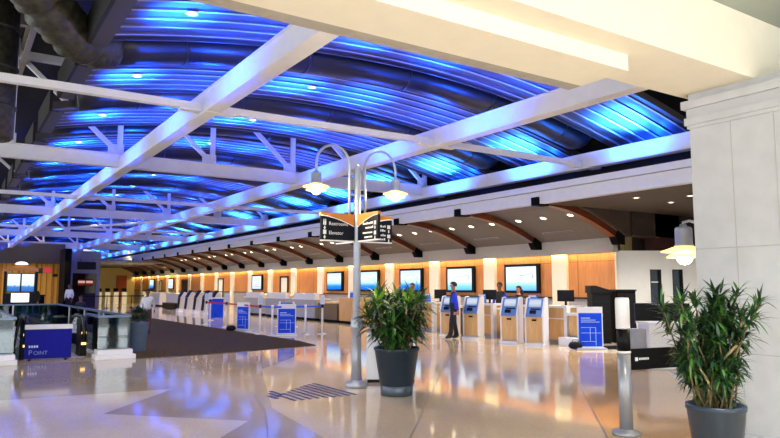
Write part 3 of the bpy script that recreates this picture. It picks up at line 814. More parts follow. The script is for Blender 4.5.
# ------------------------------------------------------------------ stanchions
def stanchion(lab, x, y, to=None, col=None, card=False):
    t = thing('belt_stanchion', lab, 'stanchion', (x, y, 0), 0, 'belt stanchions')
    b = MB(); b.lathe([(0, 0), (.17, 0), (.17, .015), (.06, .04), (.035, .05), (0, .05)], n=20); b.build('base', 'silver', t)
    b = MB(); b.cyl((0,0,0), .034, .04, .93, 12); b.build('post', 'offwhite', t)
    b = MB(); b.cyl((0,0,0), .042, .9, 1.02, 12); b.build('belt_head', 'black' if card else 'offwhite', t)
    if to:
        d = Vector((to[0]-x, to[1]-y, 0)); n_ = d.normalized()*.045
        b = MB(); b.bar((n_.x, n_.y, .95), (d.x-n_.x, d.y-n_.y, .95), .006, .06); b.build('belt', col, t, label=('red' if col == 'belt_red' else 'blue')+' belt')
    if card:
        b = MB(); b.box((-.08, -.012, 1.02), (.08, .012, 1.34)); o = b.build('sign_holder', 'offwhite', t)
        b = MB(); b.box((-.065, -.016, 1.06), (.065, -.012, 1.3)); b.build('sign_card', 'bluel', o)
    return t
stanchion('white belt stanchion nearest the lamp pole, with a card on top', 10.83, 20.72, None, None, True)
stanchion('white belt stanchion right of the wide blue sign, blue belt running to the carded post', 10.23, 20.82, (10.83, 20.72), 'belt_blue')
stanchion('white belt stanchion left of the wide blue sign, blue belt behind the sign', 9.0, 20.79, (10.23, 20.82), 'belt_blue')
stanchion('white belt stanchion with card on top, left of the blue-belted posts', 8.9, 21.6, (9.0, 20.79), 'belt_blue', True)
stanchion('white belt stanchion right of the narrow blue sign, red belt', 9.1, 23.1, (8.9, 21.6), 'belt_red')
stanchion('white belt stanchion behind the narrow blue sign, red belt, card on top', 9.35, 26.2, (9.1, 23.1), 'belt_red', True)
stanchion('white belt stanchion at the left start of the red belt, card on top', 9.3, 28.6, (9.35, 26.2), 'belt_red', True)
stanchion('white belt stanchion at the back, just right of the red-belted posts', 11.4, 25.6, None, None)
stanchion('white belt stanchion standing behind the blue belt between the sign and counters', 11.7, 24.9, (11.4, 25.6), 'belt_blue')
stanchion('white belt stanchion with tall card among the far dark kiosks', 10.6, 32.0, None, None, True)

# ------------------------------------------------------------------ lamp pole with sign blades
def lamp(parent, x, z, y=0, k=1.):
    """a bell: metal cap, stacked glass rings, glowing globe; z = top of the cap"""
    P_ = lambda q: [(r_*k, zz*k) for r_, zz in q]
    b = MB(); b.lathe(P_([(.03, 0), (.035, -.02), (.075, -.035), (.082, -.05), (.082, -.2), (.09, -.205), (.09, -.22)]), (x, y, z), 20); b.build('lamp_cap', 'polegrey', parent)
    for i, r_ in enumerate((.215, .165)):
        zz = -.235-.055*i; sh = MB()
        sh.lathe(P_([(.07, zz+.02), (r_, zz-.03), (r_, zz-.04), (.06, zz+.005)]), (x, y, z), 24, closed=True)
        sh.build('lamp_shade', 'lampglass', parent)
    g = MB(); g.lathe(P_([(.001, -.4), (.04, -.39), (.068, -.36), (.075, -.32), (.06, -.27), (.05, -.21)]), (x, y, z), 18); g.build('bulb', 'bulb', parent)
t = thing('lamp_post', 'silver lamp post with two glowing bell lamps and navy direction sign blades', 'lamp post', (5.6, 9.5, 0))
b = MB(); b.lathe([(0, 0), (.17, 0), (.18, .02), (.18, .07), (.16, .09), (.095, .1), (.09, .12)], n=28); b.build('base_flange', 'polegrey', t)
b = MB(); b.lathe([(.088, .1), (.08, .5), (.078, .92), (.1, .94), (.1, 1.0), (.092, 1.02), (.1, 1.05), (.09, 1.1), (.062, 1.14), (.058, 2.9), (.058, 3.6), (.03, 3.66), (0, 3.67)], n=24); b.build('pole', 'polegrey', t)
for s in (-1, 1):
    pts = [(s*.15, 0, 2.5), (s*.15, 0, 3.62)] + [(s*(.46-.31*math.cos(R(a_))), 0, 3.62+.33*math.sin(R(a_))) for a_ in range(15, 181, 15)] + [(s*.77, 0, 3.49)]
    b = MB(); b.tube(pts, .022, 10); b.build('gooseneck_arm', 'polegrey', t)
    b = MB(); b.bar((s*.03, 0, 3.15), (s*.15, 0, 3.15), .03, .03); b.bar((s*.03, 0, 3.5), (s*.15, 0, 3.5), .03, .03); b.build('arm_bracket', 'polegrey', t)
    lamp(t, s*.77, 3.5)
    l = bpy.data.lights.new('lamp_bulb', 'POINT'); l.energy = 60; l.color = (1, .8, .5); l.shadow_soft_size = .08
    o = bpy.data.objects.new('lamp_bulb', l); COL.objects.link(o); o.location = (5.6+s*.77, 9.5, 3.05)
b = MB(); b.prism([(-.02, 3.2), (.02, 3.2), (.03, 3.3), (.045, 3.32), (.03, 3.34), (.045, 3.42), (.02, 3.55), (-.02, 3.55)], 'y', -.02, .02); b.build('finial_plate', 'polegrey', t)
def blade(ang, rows, z0=2.38, z1=2.8, L0=.07, L1=.68):
    Tm = Matrix.Rotation(ang, 4, 'Z')
    b = MB(); b.box((L0, -.025, z0), (L1, .025, z1), 0, Tm); o = b.build('sign_blade', 'navy', t)
    # orange head with a curved lower edge, on both faces
    n_ = 14
    poly = [(L0, z1+.02), (L1+.01, z1+.02)] + [(L1+.01-(L1+.01-L0)*i/n_, z1-.03-.16*(i/n_)**1.7) for i in range(n_+1)]
    q = MB()
    vs = [Tm @ Vector((p[0], s_*.03, p[1])) for s_ in (-1, 1) for p in poly]; k = len(poly)
    q.add(vs, [tuple(range(k)), tuple(range(2*k-1, k-1, -1))]+[(i, i+k, (i+1) % k+k, (i+1) % k) for i in range(k)])
    q.build('sign_header', 'signor', o)
    e = MB(); low = poly[2:]
    for s_ in (-1, 1): e.tube([Tm @ Vector((p[0], s_*.031, p[1])) for p in low], .008, 5)
    e.bar(Tm @ Vector((L0, 0, z0-.01)), Tm @ Vector((L1, 0, z0-.01)), .06, .02)
    e.build('sign_edge', 'offwhite', o)
    return o, Tm
o, Tm = blade(PI, 2)
zr = R(90)
# text on the blade pointing left, read from the front (-Y side)
for zz, s_, ic in ((2.62, 'Restrooms', 2), (2.47, 'Elevator', 1)):
    text('lettering', s_, .08, o, (-.55, -.034, zz), (R(90), 0, 0), 'offwhite')
    b = MB()
    if ic == 2:
        b.cbox((-.64, -.034, zz+.035), (.02, .008, .07)); b.cbox((-.61, -.034, zz+.035), (.02, .008, .07)); b.cbox((-.64, -.034, zz+.085), (.016, .008, .016)); b.cbox((-.61, -.034, zz+.085), (.016, .008, .016))
    else: b.cbox((-.625, -.034, zz+.035), (.055, .008, .07))
    b.prism([(-.65, zz-.04), (-.6, zz-.04), (-.625, zz-.075)], 'y', -.038, -.03); b.cbox((-.625, -.034, zz-.03), (.015, .008, .03))
    b.build('pictogram', 'offwhite', o)
for ang in (-PI/2, 0):
    o, Tm = blade(ang, 4)
    b = MB()
    # the visible face carries four lines of small white lettering too fine to read, a square symbol and an arrow at the outer end
    for i, (ln, zz) in enumerate(((.3, 2.63), (.22, 2.56), (.3, 2.48), (.25, 2.41))):
        x = .54-ln
        while x < .53:
            w = random.uniform(.02, .035)
            for s_ in (-1, 1): b.box((x, s_*.031-.002, zz), (x+w, s_*.031+.002, zz+random.choice((.026, .026, .036))), 0, Tm)
            x += w+.012
    b.build('lettering', 'offwhite', o)
    b = MB()
    for zz in (2.61, 2.45):
        for s_ in (-1, 1):
            b.box((.58, s_*.031-.002, zz), (.64, s_*.031+.002, zz+.06), 0, Tm); b.box((.6, s_*.031-.002, zz-.07), (.62, s_*.031+.002, zz-.02), 0, Tm)
    b.build('pictogram', 'offwhite', o)
blade(PI/2, 0)
# lamp on the column's far face
t = thing('wall_lamp', 'glowing bell lamp on a bracket behind the edge of the stone column', 'lamp', (7.2, 4.62, 0))
b = MB(); b.tube([(.1, -.38, 2.3), (.1, -.2, 2.34), (.05, -.05, 2.4), (0, 0, 2.38), (0, 0, 2.34)], .018, 8); b.build('gooseneck_arm', 'polegrey', t)
b = MB(); b.box((.02, -.42, 2.2), (.18, -.37, 2.4)); b.build('wall_plate', 'polegrey', t)
lamp(t, 0, 2.36, 0, 1.2)
l = bpy.data.lights.new('lamp_bulb', 'POINT'); l.energy = 20; l.color = (1, .8, .5); l.shadow_soft_size = .08
o = bpy.data.objects.new('lamp_bulb', l); COL.objects.link(o); o.location = (7.2, 4.75, 1.8)

# ------------------------------------------------------------------ plants
def leaf(mb, base, d, L, w, droop, mi):
    d = Vector(d).normalized(); side = d.cross(Vector((0,0,1)))
    if side.length < .05: side = Vector((1,0,0))
    side.normalize(); p = Vector(base); vs = []; nseg = 5
    prof_ = (.35, .85, 1., .75, .4, .02)
    for i in range(nseg+1):
        nrm = side.cross(d).normalized()
        h = side*w*prof_[i]
        vs += [p-h+nrm*w*.25*prof_[i], p, p+h+nrm*w*.25*prof_[i]]
        d = (d+Vector((0,0,-droop))).normalized(); p = p+d*L/nseg
    fs = []
    for i in range(nseg):
        a_ = i*3; fs += [(a_, a_+1, a_+4, a_+3), (a_+1, a_+2, a_+5, a_+4)]
    mb.add(vs, fs, mi, True)
def rosette(mb, p, ax, n, L, w, mi, rng, droop=.18):
    ax = Vector(ax).normalized(); o1 = ax.orthogonal().normalized(); o2 = ax.cross(o1)
    for i in range(n):
        th = i*2.4+rng.uniform(-.3, .3); el = rng.uniform(.15, 1.25)
        d = (o1*math.cos(th)+o2*math.sin(th))*math.cos(el)+ax*math.sin(el)
        leaf(mb, Vector(p)-ax*rng.uniform(0, .12), d, L*rng.uniform(.7, 1.1), w*rng.uniform(.8, 1.1), droop*rng.uniform(.6, 1.4), mi if isinstance(mi, int) else rng.choice(mi))
def pot(t, prof_, band=None, mname='pot'):
    b = MB(); b.lathe(prof_, n=40); b.build('pot', mname, t)
    if band: b = MB(); b.lathe(band, n=40); b.build('base_band', 'potband', t)
# planter by the lamp pole
rng = random.Random(3)
t = thing('potted_plant', 'leafy bright green potted plant in a tall slate pot beside the lamp post', 'plant', (5.72, 8.5, 0))
pot(t, [(.24, .13), (.255, .16), (.335, .66), (.35, .67), (.35, .71), (.325, .71), (.31, .64), (0, .64)], [(0, 0), (.235, 0), (.245, .02), (.25, .15), (.24, .16)])
b = MB(); b.lathe([(.315, .645), (.2, .67), (0, .68)], n=24); b.build('soil', 'soil', t)
fo = MB()
for i in range(26):
    th = i*2.4; r_ = .22*math.sqrt((i+.5)/26)
    p0 = Vector((r_*math.cos(th), r_*math.sin(th), .65)); hgt = rng.uniform(.3, .88); 
    top = p0+Vector((math.cos(th)*r_*1.2, math.sin(th)*r_*1.2, hgt)); mid = (p0+top)/2+Vector((rng.uniform(-.03, .03), rng.uniform(-.03, .03), .05))
    b = MB(); b.tube([p0, mid, top], [.014, .011, .008], 6); b.build('stem', 'stem' if i % 3 == 0 else 'stemd', t)
    nl = 26
    up = (top-mid).normalized()
    rosette(fo, top, up, 20, .35, .024, [0, 1, 1, 2, 2] if hgt > .62 else [0, 1, 1], rng, .16)
    for q in range(26):
        f_ = rng.uniform(.3, .95); p = p0.lerp(top, f_); th2 = rng.uniform(0, 2*PI)
        leaf(fo, p, (math.cos(th2), math.sin(th2), rng.uniform(-.1, .8)), rng.uniform(.22, .38), .027, .22, rng.choice([0, 0, 1]))
fo.build('foliage', ['leaf', 'leafm', 'leafl'], t)
# right planter
rng = random.Random(11)
t = thing('potted_shrub', 'dark green spiky-leaved shrub in a slate pot at right before the column', 'plant', (5.66, 3.4, 0))
pot(t, [(0, 0), (.165, 0), (.175, .02), (.237, .55), (.248, .56), (.248, .6), (.23, .6), (.22, .55), (0, .55)])
b = MB(); b.lathe([(.222, .55), (.1, .57), (0, .575)], n=24); b.build('soil', 'soil', t)
fo = MB()
rx = Vector((.835, -.55, 0)); ry = Vector((.55, .835, 0))
for i in range(40):
    th = rng.uniform(0, 2*PI); r0 = rng.uniform(.02, .17)
    p0 = Vector((r0*math.cos(th), r0*math.sin(th), .55))
    u = rng.uniform(-1, 1); v = rng.uniform(-1, 1)
    hz = rng.uniform(.1, 1.02)
    spread = .1+.3*min(1, hz*1.7)
    if i % 4 == 0: u *= .35; v *= .5; hz = .72+.32*rng.random()
    top = rx*u*spread+ry*v*spread*.62+Vector((0, 0, .58+hz)); mid = (p0+top)/2+Vector((rng.uniform(-.06, .06), rng.uniform(-.06, .06), .02))
    b = MB(); b.tube([p0, mid, top], [.009, .008, .006], 6); b.build('stem', 'stemd', t)
    rosette(fo, top, (top-mid), 18, .18, .0145, [0, 0, 0, 1], rng, .1)
    for q in range(6):
        f_ = rng.uniform(.3, .95); p = p0.lerp(mid, f_*2) if f_ < .5 else mid.lerp(top, f_*2-1)
        dd = Vector((rng.uniform(-1, 1), rng.uniform(-1, 1), rng.uniform(.1, 1))).normalized()
        rosette(fo, p+dd*.08, dd, 9, .17, .0145, [0, 0, 0, 1], rng, .12)
b = MB(); b.tube([rx*.02+Vector((0,0,.6)), rx*.03+ry*-.1+Vector((0,0,.98)), rx*.08+ry*-.14+Vector((0,0,1.06)), rx*.17+ry*-.12+Vector((0,0,1.14)), rx*.24+ry*-.1+Vector((0,0,1.42))], [.014, .012, .012, .011, .007], 7); b.build('stem', 'stem', t, label='pale bare branch')
b = MB(); b.tube([rx*-.05+Vector((0,0,.6)), rx*-.1+ry*-.1+Vector((0,0,.8)), rx*-.17+ry*-.1+Vector((0,0,.92))], .01, 7); b.build('stem', 'stem', t, label='pale bare branch')
fo.build('foliage', ['leaf', 'leafm'], t)
# pot by the escalator
rng = random.Random(5)
t = thing('potted_bush', 'dark round bush in a tall pale pot beside the escalator railing', 'plant', (4.02, 17.75, 0))
pot(t, [(0, 0), (.2, 0), (.21, .02), (.27, .72), (.28, .74), (.25, .74), (.24, .7), (0, .7)], None, 'pots')
b = MB(); b.lathe([(.245, .7), (0, .72)], n=20); b.build('soil', 'soil', t)
fo = MB()
for i in range(420):
    a_ = rng.uniform(0, 2*PI); e_ = math.asin(rng.uniform(-.5, 1)); d = Vector((math.cos(a_)*math.cos(e_), math.sin(a_)*math.cos(e_), math.sin(e_)))
    leaf(fo, Vector((0, 0, .9))+Vector((d.x*.26, d.y*.26, d.z*.17))*rng.uniform(.4, 1), d, .12, .025, .15, 0)
fo.build('foliage', ['leaf'], t)
b = MB()
for i in range(5): b.tube([(0, 0, .7), (.1*math.cos(i*1.3), .1*math.sin(i*1.3), 1.0)], .01, 6)
b.build('stem', 'stemd', t)

# ------------------------------------------------------------------ grey box behind the planter
t = thing('equipment_box', 'pale grey metal box standing behind the leafy planter and lamp post', 'box', (6.42, 9.72, 0), R(-33))
b = MB(); b.box((-.42, -.14, .05), (.42, .14, .86)); b.build('cabinet', 'silver', t, bevel=.01)
b = MB(); b.box((-.4, -.12, 0), (.4, .12, .05)); b.build('base', 'black', t)
b = MB(); b.box((-.44, -.16, .86), (.44, .16, .89)); b.build('lid', 'greyp', t)

# ------------------------------------------------------------------ barrier post with black rail, right
ex, ey = 7.55, 4.62
t = thing('queue_barrier', 'silver barrier post with black band and long black rail panel at right', 'barrier', (6.3, 4.83, 0))
b = MB(); b.lathe([(0, 0), (.15, 0), (.15, .03), (.13, .05), (.075, .055), (.072, .07)], n=28); b.build('base_flange', 'postgrey', t)
b = MB(); b.lathe([(.072, .05), (.072, .9), (.06, .9)], n=24); b.build('post', 'postgrey', t)
b = MB(); b.lathe([(.06, .9), (.073, .9), (.073, 1.16), (.06, 1.16)], n=24); b.build('band', 'black', t, label='black band')
b = MB(); b.lathe([(.076, .885), (.078, .9), (.076, .915), (.07, .9)], n=24, closed=True); b.build('ring', 'offwhite', t)
b = MB(); b.lathe([(.076, 1.155), (.078, 1.17), (.076, 1.185), (.07, 1.17)], n=24, closed=True); b.build('ring', 'offwhite', t)
b = MB(); b.lathe([(.065, 1.17), (.077, 1.18), (.077, 1.47), (.07, 1.5), (0, 1.505)], n=24); b.build('cap', 'offwhite', t)
d = Vector((ex-6.3, ey-4.83, 0)); L_ = d.length; an = math.atan2(d.y, d.x)
o = MB(); o.box((.07, -.02, .7), (L_, .02, .93)); o = o.build('rail_panel', 'black', t, rz=an)
b = MB(); b.lathe([(0, 0), (.022, 0), (.022, .004), (0, .004)], n=12)
mk = MB(); mk.cbox((.16, -.022, .815), (.04, .004, .04)); mk.box((.17, -.022, .806), (.34, -.02, .808))
for i in range(5): mk.box((.2+i*.03, -.024, .806), (.22+i*.03, -.02, .83))
mk.build('lettering', 'offwhite', o)
b = MB(); b.lathe([(0, 0), (.15, 0), (.15, .03), (.072, .06), (.072, 1.47), (0, 1.5)], (d.x, d.y, 0), 20); b.build('post', 'postgrey', t)

# far right desk: white counter with a wide black display and an arm
t = thing('gate_counter', 'white counter block behind the black barrier rail at right', 'counter', (11.5, 8.3, 0), R(-33))
b = MB(); b.box((.08, 0, 0), (1.8, .6, .88)); b.build('cabinet', 'offwhite', t, bevel=.02)
b = MB(); b.box((-.2, .15, .05), (.08, .5, .78)); b.build('side_shelf', 'greyp', t)
b = MB(); b.box((.06, -.04, .88), (1.84, .64, .92)); b.build('worktop', 'offwhite', t)
t = thing('wide_monitor', 'wide black monitor back on a black stand behind the white gate counter', 'monitor', (12.35, 9.35, 0), R(-33))
b = MB(); b.box((.17, -.05, .84), (1.36, .05, 1.27)); b.build('housing', 'black', t, bevel=.015)
b = MB(); b.box((.5, -.03, .05), (.7, .03, .9)); b.build('stand', 'black', t)
b = MB(); b.box((.25, -.2, 0), (.95, .2, .05)); b.build('base', 'black', t)
for q in range(3): 
    b = MB(); b.cbox((.55+.07*q, -.053, 1.24), (.025, .006, .015)); b.build('button', 'polegrey', t)
# black cabinets beside the blue sign
t = thing('tall_podium', 'black podium cabinet with sloped top right of the blue sign stand', 'cabinet', (15.2, 12.4, 0), R(-33))
b = MB(); b.box((-.2, 0, .05), (.3, .5, 1.45)); b.build('body', 'black', t, bevel=.01)
b = MB(); b.prism([(-.24, 1.45), (.34, 1.45), (.34, 1.52), (-.1, 1.66), (-.24, 1.66)], 'y', -.03, .53); b.build('sloped_top', 'black', t)
b = MB()
for i in range(5): b.box((-.2, -.012, .2+.25*i), (.3, 0, .21+.25*i))
b.build('drawer_line', 'void', t)
t = thing('black_cabinet', 'black cabinet against the white lobby wall, right of the podium', 'cabinet', (15.72, 11.98, 0), R(-33))
b = MB(); b.box((-.2, 0, .05), (.33, .6, 1.5)); b.build('body', 'blackmat', t, bevel=.01)
b = MB(); b.box((-.22, -.02, 1.5), (.35, .62, 1.55)); b.build('top', 'black', t)
for i in range(2):
    b = MB(); b.box((-.18+.26*i, -.02, .1), (.06+.25*i, 0, 1.45)); dd = b.build('door', 'black', t)
    b = MB(); b.cbox((.03+.08*i, -.03, .85), (.02, .02, .2)); b.build('handle', 'silver', dd)
b = MB(); b.box((-.8, -.5, .002), (1.2, .5, .012)); tag(b.build('floor_mat', 'blackmat', loc=(15.1, 11.65, 0), rz=R(-33)), 'black floor mat in front of the black cabinets', 'mat')

# ------------------------------------------------------------------ escalator and glass railing
def rail_section(t, a_, b_, h=.98, cap=.08, plinth=True):
    a_ = Vector((*a_, 0)); b_ = Vector((*b_, 0))
    m = MB(); m.bar(a_+Vector((0,0,.5*(h-.04)+.07)), b_+Vector((0,0,.5*(h-.04)+.07)), .016, h-.18); m.build('glass_panel', 'glass', t)
    m = MB(); m.bar(a_+Vector((0,0,h-.03)), b_+Vector((0,0,h-.03)), cap, .05); m.build('top_rail', 'railtop', t)
    if plinth: m = MB(); m.bar(a_+Vector((0,0,.07)), b_+Vector((0,0,.07)), .1, .14); m.build('base_rail', 'silver', t)
t = thing('glass_railing', 'glass railing with silver top rail along the right and back of the escalator well', 'railing')
rail_section(t, (2.84, 16.35), (3.5, 16.35), .98, .12, False)
rail_section(t, (3.52, 16.35), (3.52, 28.9)); rail_section(t, (3.52, 28.9), (-1.5, 28.9))
rail_section(t, (2.86, 16.4), (2.86, 18.0), .98, .08, False)
b = MB(); b.box((2.76, 16.05, 0), (3.62, 16.55, .1)); b.box((2.8, 16.12, .1), (3.56, 16.5, .21)); b.build('plinth', 'offwhite', t, bevel=.01)
for x, y in ((3.52, 19.5), (3.52, 22.6), (3.52, 25.8), (2, 28.9), (.4, 28.9)):
    b = MB(); b.box((x-.025, y-.025, .1), (x+.025, y+.025, .94)); b.build('baluster', 'silver', t)
t = thing('glass_railing', 'glass railing section with white plinth left of the escalator entry', 'railing')
rail_section(t, (.2, 16.35), (1.16, 16.35), .98, .12, False); rail_section(t, (1.18, 16.4), (1.18, 28.0))
b = MB(); b.box((0, 15.98, 0), (1.24, 16.55, .1)); b.box((.05, 16.08, .1), (1.2, 16.5, .21)); b.build('plinth', 'offwhite', t, bevel=.01)

t = thing('escalator', 'escalator going down between black handrails behind the blue barricade', 'escalator', (2.07, 17.6, 0))
slope = math.tan(R(30))
b = MB(); b.box((-.62, -.6, .001), (.62, .75, .012)); b.build('landing_plate', 'greyp', t)
for s in (-1, 1):
    x = s*.6
    path = []
    for i in range(13):
        a_ = R(-90+i*15); path.append((x, -.15-.36*math.cos(a_), .56+.36*math.sin(a_)))
    path2 = path + [(x, .8, .92), (x, 1.3, .85), (x, 6.5, .92-slope*5.6)]
    b = MB(); b.tube(path2, .045, 10); b.build('handrail', 'handrail', t)
    g = MB(); poly = [(-.45, .25), (-.48, .56), (-.4, .75), (-.15, .88), (.8, .88), (1.3, .8), (6.5, .88-slope*5.6), (6.5, .1-slope*5.6), (1.2, .1), (-.15, .1)]
    g.prism(poly, 'x', x-.006, x+.006); g.build('balustrade', 'glass', t)
    k = MB(); k.prism([(-.3, 0), (-.35, .18), (1.2, .18), (6.5, .18-slope*5.6), (6.5, -.3-slope*5.6), (1.2, -.02)], 'x', x-.05, x+.05); k.build('skirt', 'silver', t)
    k = MB(); k.prism([(-.44, .0), (-.48, .5), (-.4, .74), (-.15, .87), (.12, .87), (.12, 0)], 'x', x-.075, x+.075); k.build('newel', 'black', t)
    for zz in (.3, .55):
        k = MB(); k.cbox((x, -.49, zz), (.1, .02, .05)); k.build('newel_glow', 'lampglass', t)  # small glowing patches stand in for brownish reflections on the newel
b = MB()
for i in range(16):
    b.box((-.52, .75+.38*i, -.22*i-.4), (.52, .75+.38*(i+1), -.22*i))
b.build('steps', 'greyp', t)
# blue barricade across the escalator mouth
t = thing('barricade', 'royal blue barricade with white top edge closing the escalator mouth', 'barricade', (1.9, 16.85, 0), R(-6))
b = MB(); b.box((-.47, -.03, .03), (.47, .03, .68)); b.build('panel', M['blue_deep'] if 'blue_deep' in M else 'blue', t)
b = MB(); b.box((-.48, -.05, .68), (.48, .05, .78)); b.build('top_edge', 'offwhite', t)
for s in (-1, 1):
    b = MB(); b.box((s*.36-.03, -.2, 0), (s*.36+.03, .2, .03)); b.build('foot', 'black', t)
text('lettering', 'P', .15, t, (-.39, -.034, .12), (R(90), 0, 0), 'blued'); text('lettering', 'OINT', .115, t, (-.29, -.034, .12), (R(90), 0, 0), 'blued')
b = MB()
for i in range(4): b.cbox((-.37+.05*i, -.032, .3), (.035, .004, .05))
b.build('fine_lettering', 'bluel', t)

# ------------------------------------------------------------------ flight information stand
t = thing('flight_information_stand', 'black flight display stand with two blue screens and a white panel below', 'display stand', (2.52, 33, 0))
for s in (-1, 1):
    b = MB(); b.box((s*.6-.05, -.08, 0), (s*.6+.05, .08, 2.45)); b.build('post', 'black', t)
    b = MB(); b.box((s*.27-.27, -.06, 1.38), (s*.27+.27, .06, 2.22)); h = b.build('display_housing', 'black', t)
    b = MB(); b.box((s*.27-.24, -.066, 1.42), (s*.27+.24, -.06, 2.18)); b.build('screen', 'scr_f', h)
b = MB(); b.box((-.55, -.1, .06), (.55, .1, 1.36)); b.build('cabinet', 'black', t)
b = MB(); b.box((-.34, -.106, .97), (.34, -.1, 1.35)); b.build('light_panel', 'scr_white', t)
b = MB(); b.prism([(-.66+1.32*i/10, 2.42+.16*math.sin(PI*i/10)) for i in range(11)]+[(.66-1.32*i/10, 2.28+.05*math.sin(PI*i/10)) for i in range(11)], 'y', -.09, .09); b.build('header', 'signor', t)
b = MB(); b.box((-.7, -.35, 0), (.7, .35, .06)); b.build('base', 'black', t)
b = MB(); b.lathe([(0, 2.72), (.12, 2.71), (.22, 2.66), (.25, 2.6), (0, 2.6)], n=20); b.build('top_light', 'scr_white', t)
# overhead signs far off
for i, (x, z, w, h, m, lb) in enumerate(((6.35, 2.95, .5, .42, 'belt_red', 'red-orange hanging sign before the yellow wall'), (5.75, 2.9, .5, .42, 'black', 'black hanging sign beside the red-orange one'), (6.9, 2.55, .35, .25, 'black', 'small black sign high on the yellow wall'), (9.2, 3.35, 1.4, .62, 'black', 'wide black display box above the far shop opening'))):
    s_ = thing('hanging_sign', lb, 'sign', (x, 59.2, z))
    b = MB(); b.box((-w/2, -.06, -h/2), (w/2, .06, h/2)); b.build('panel', m, s_)
    b = MB(); b.tube([(-w*.35, 0, h/2), (-w*.35, 0, 3.9-z)], .015, 6); b.tube([(w*.35, 0, h/2), (w*.35, 0, 3.9-z)], .015, 6); b.build('hanger', 'black', s_)
for i, (x, lb) in enumerate(((8.85, 'red and white menu screen over the far shop counter, left one'), (9.45, 'red and white menu screen over the far shop counter, right one'))):
    s_ = thing('menu_screen', lb, 'screen', (x+.15, 60.1, 0), 0, 'shop menu screens')
    b = MB(); b.box((-.29, -.05, 1.7), (.29, .03, 2.25)); b.build('housing', 'black', s_)
    b = MB(); b.tube([(-.2, 0, 2.25), (-.2, 0, 2.76)], .015, 6); b.build('hanger', 'black', s_)
    b = MB(); b.tube([(.2, 0, 2.25), (.2, 0, 2.76)], .015, 6); b.build('hanger', 'black', s_)
    b = MB(); b.box((-.26, -.056, 1.74), (.26, -.05, 2.21)); b.build('screen', 'scr_shop', s_)
b = MB(); b.box((8.3, 60.1, 0), (10.1, 60.8, 1.1)); tag(b.build('shop_counter', 'brown'), 'dark shop counter across the far grey opening', 'counter')
# far queue rails and machines against the pale yellow wall
for i in range(5):
    x = 11.0+.75*i
    b = MB(); b.box((-.22, -.25, 0), (.22, .25, 1.15), 0); b.prism([(-.25, 1.15), (.2, 1.15), (.2, 1.5), (0, 1.5)], 'x', -.2, .2, 1)
    tag(b.build('ticket_machine', ['offwhite', 'black'], loc=(x, 68, 0)), f'white ticket machine with dark top against the pale yellow end, {("leftmost", "second from left", "middle one", "second from right", "rightmost")[i]}', 'machine', 'ticket machines at the end')
for i in range(6):
    b = MB(); b.cyl((0,0,0), .03, 0, 1.0, 8); b.lathe([(0, 0), (.16, 0), (.16, .02), (.03, .05)], n=12); o = tag(b.build('belt_stanchion', 'black', loc=(8.3+.9*i, 55, 0)), f'black belt stanchion in the far queue, {("leftmost", "second from left", "third from left", "third from right", "second from right", "rightmost")[i]}', 'stanchion', 'far queue posts')
    if i < 5: b = MB(); b.box((.03, -.01, .88), (.87, .01, .96)); b.build('belt', 'black', o)
b = MB(); b.box((-.6, -.4, 0), (.6, .4, 1.1)); b.box((-.65, -.45, 1.1), (.65, .45, 1.16))
tag(b.build('dark_podium', 'blackmat', loc=(4.1, 45, 0)), 'dark podium standing beyond the escalator railing by the flight screens', 'podium')

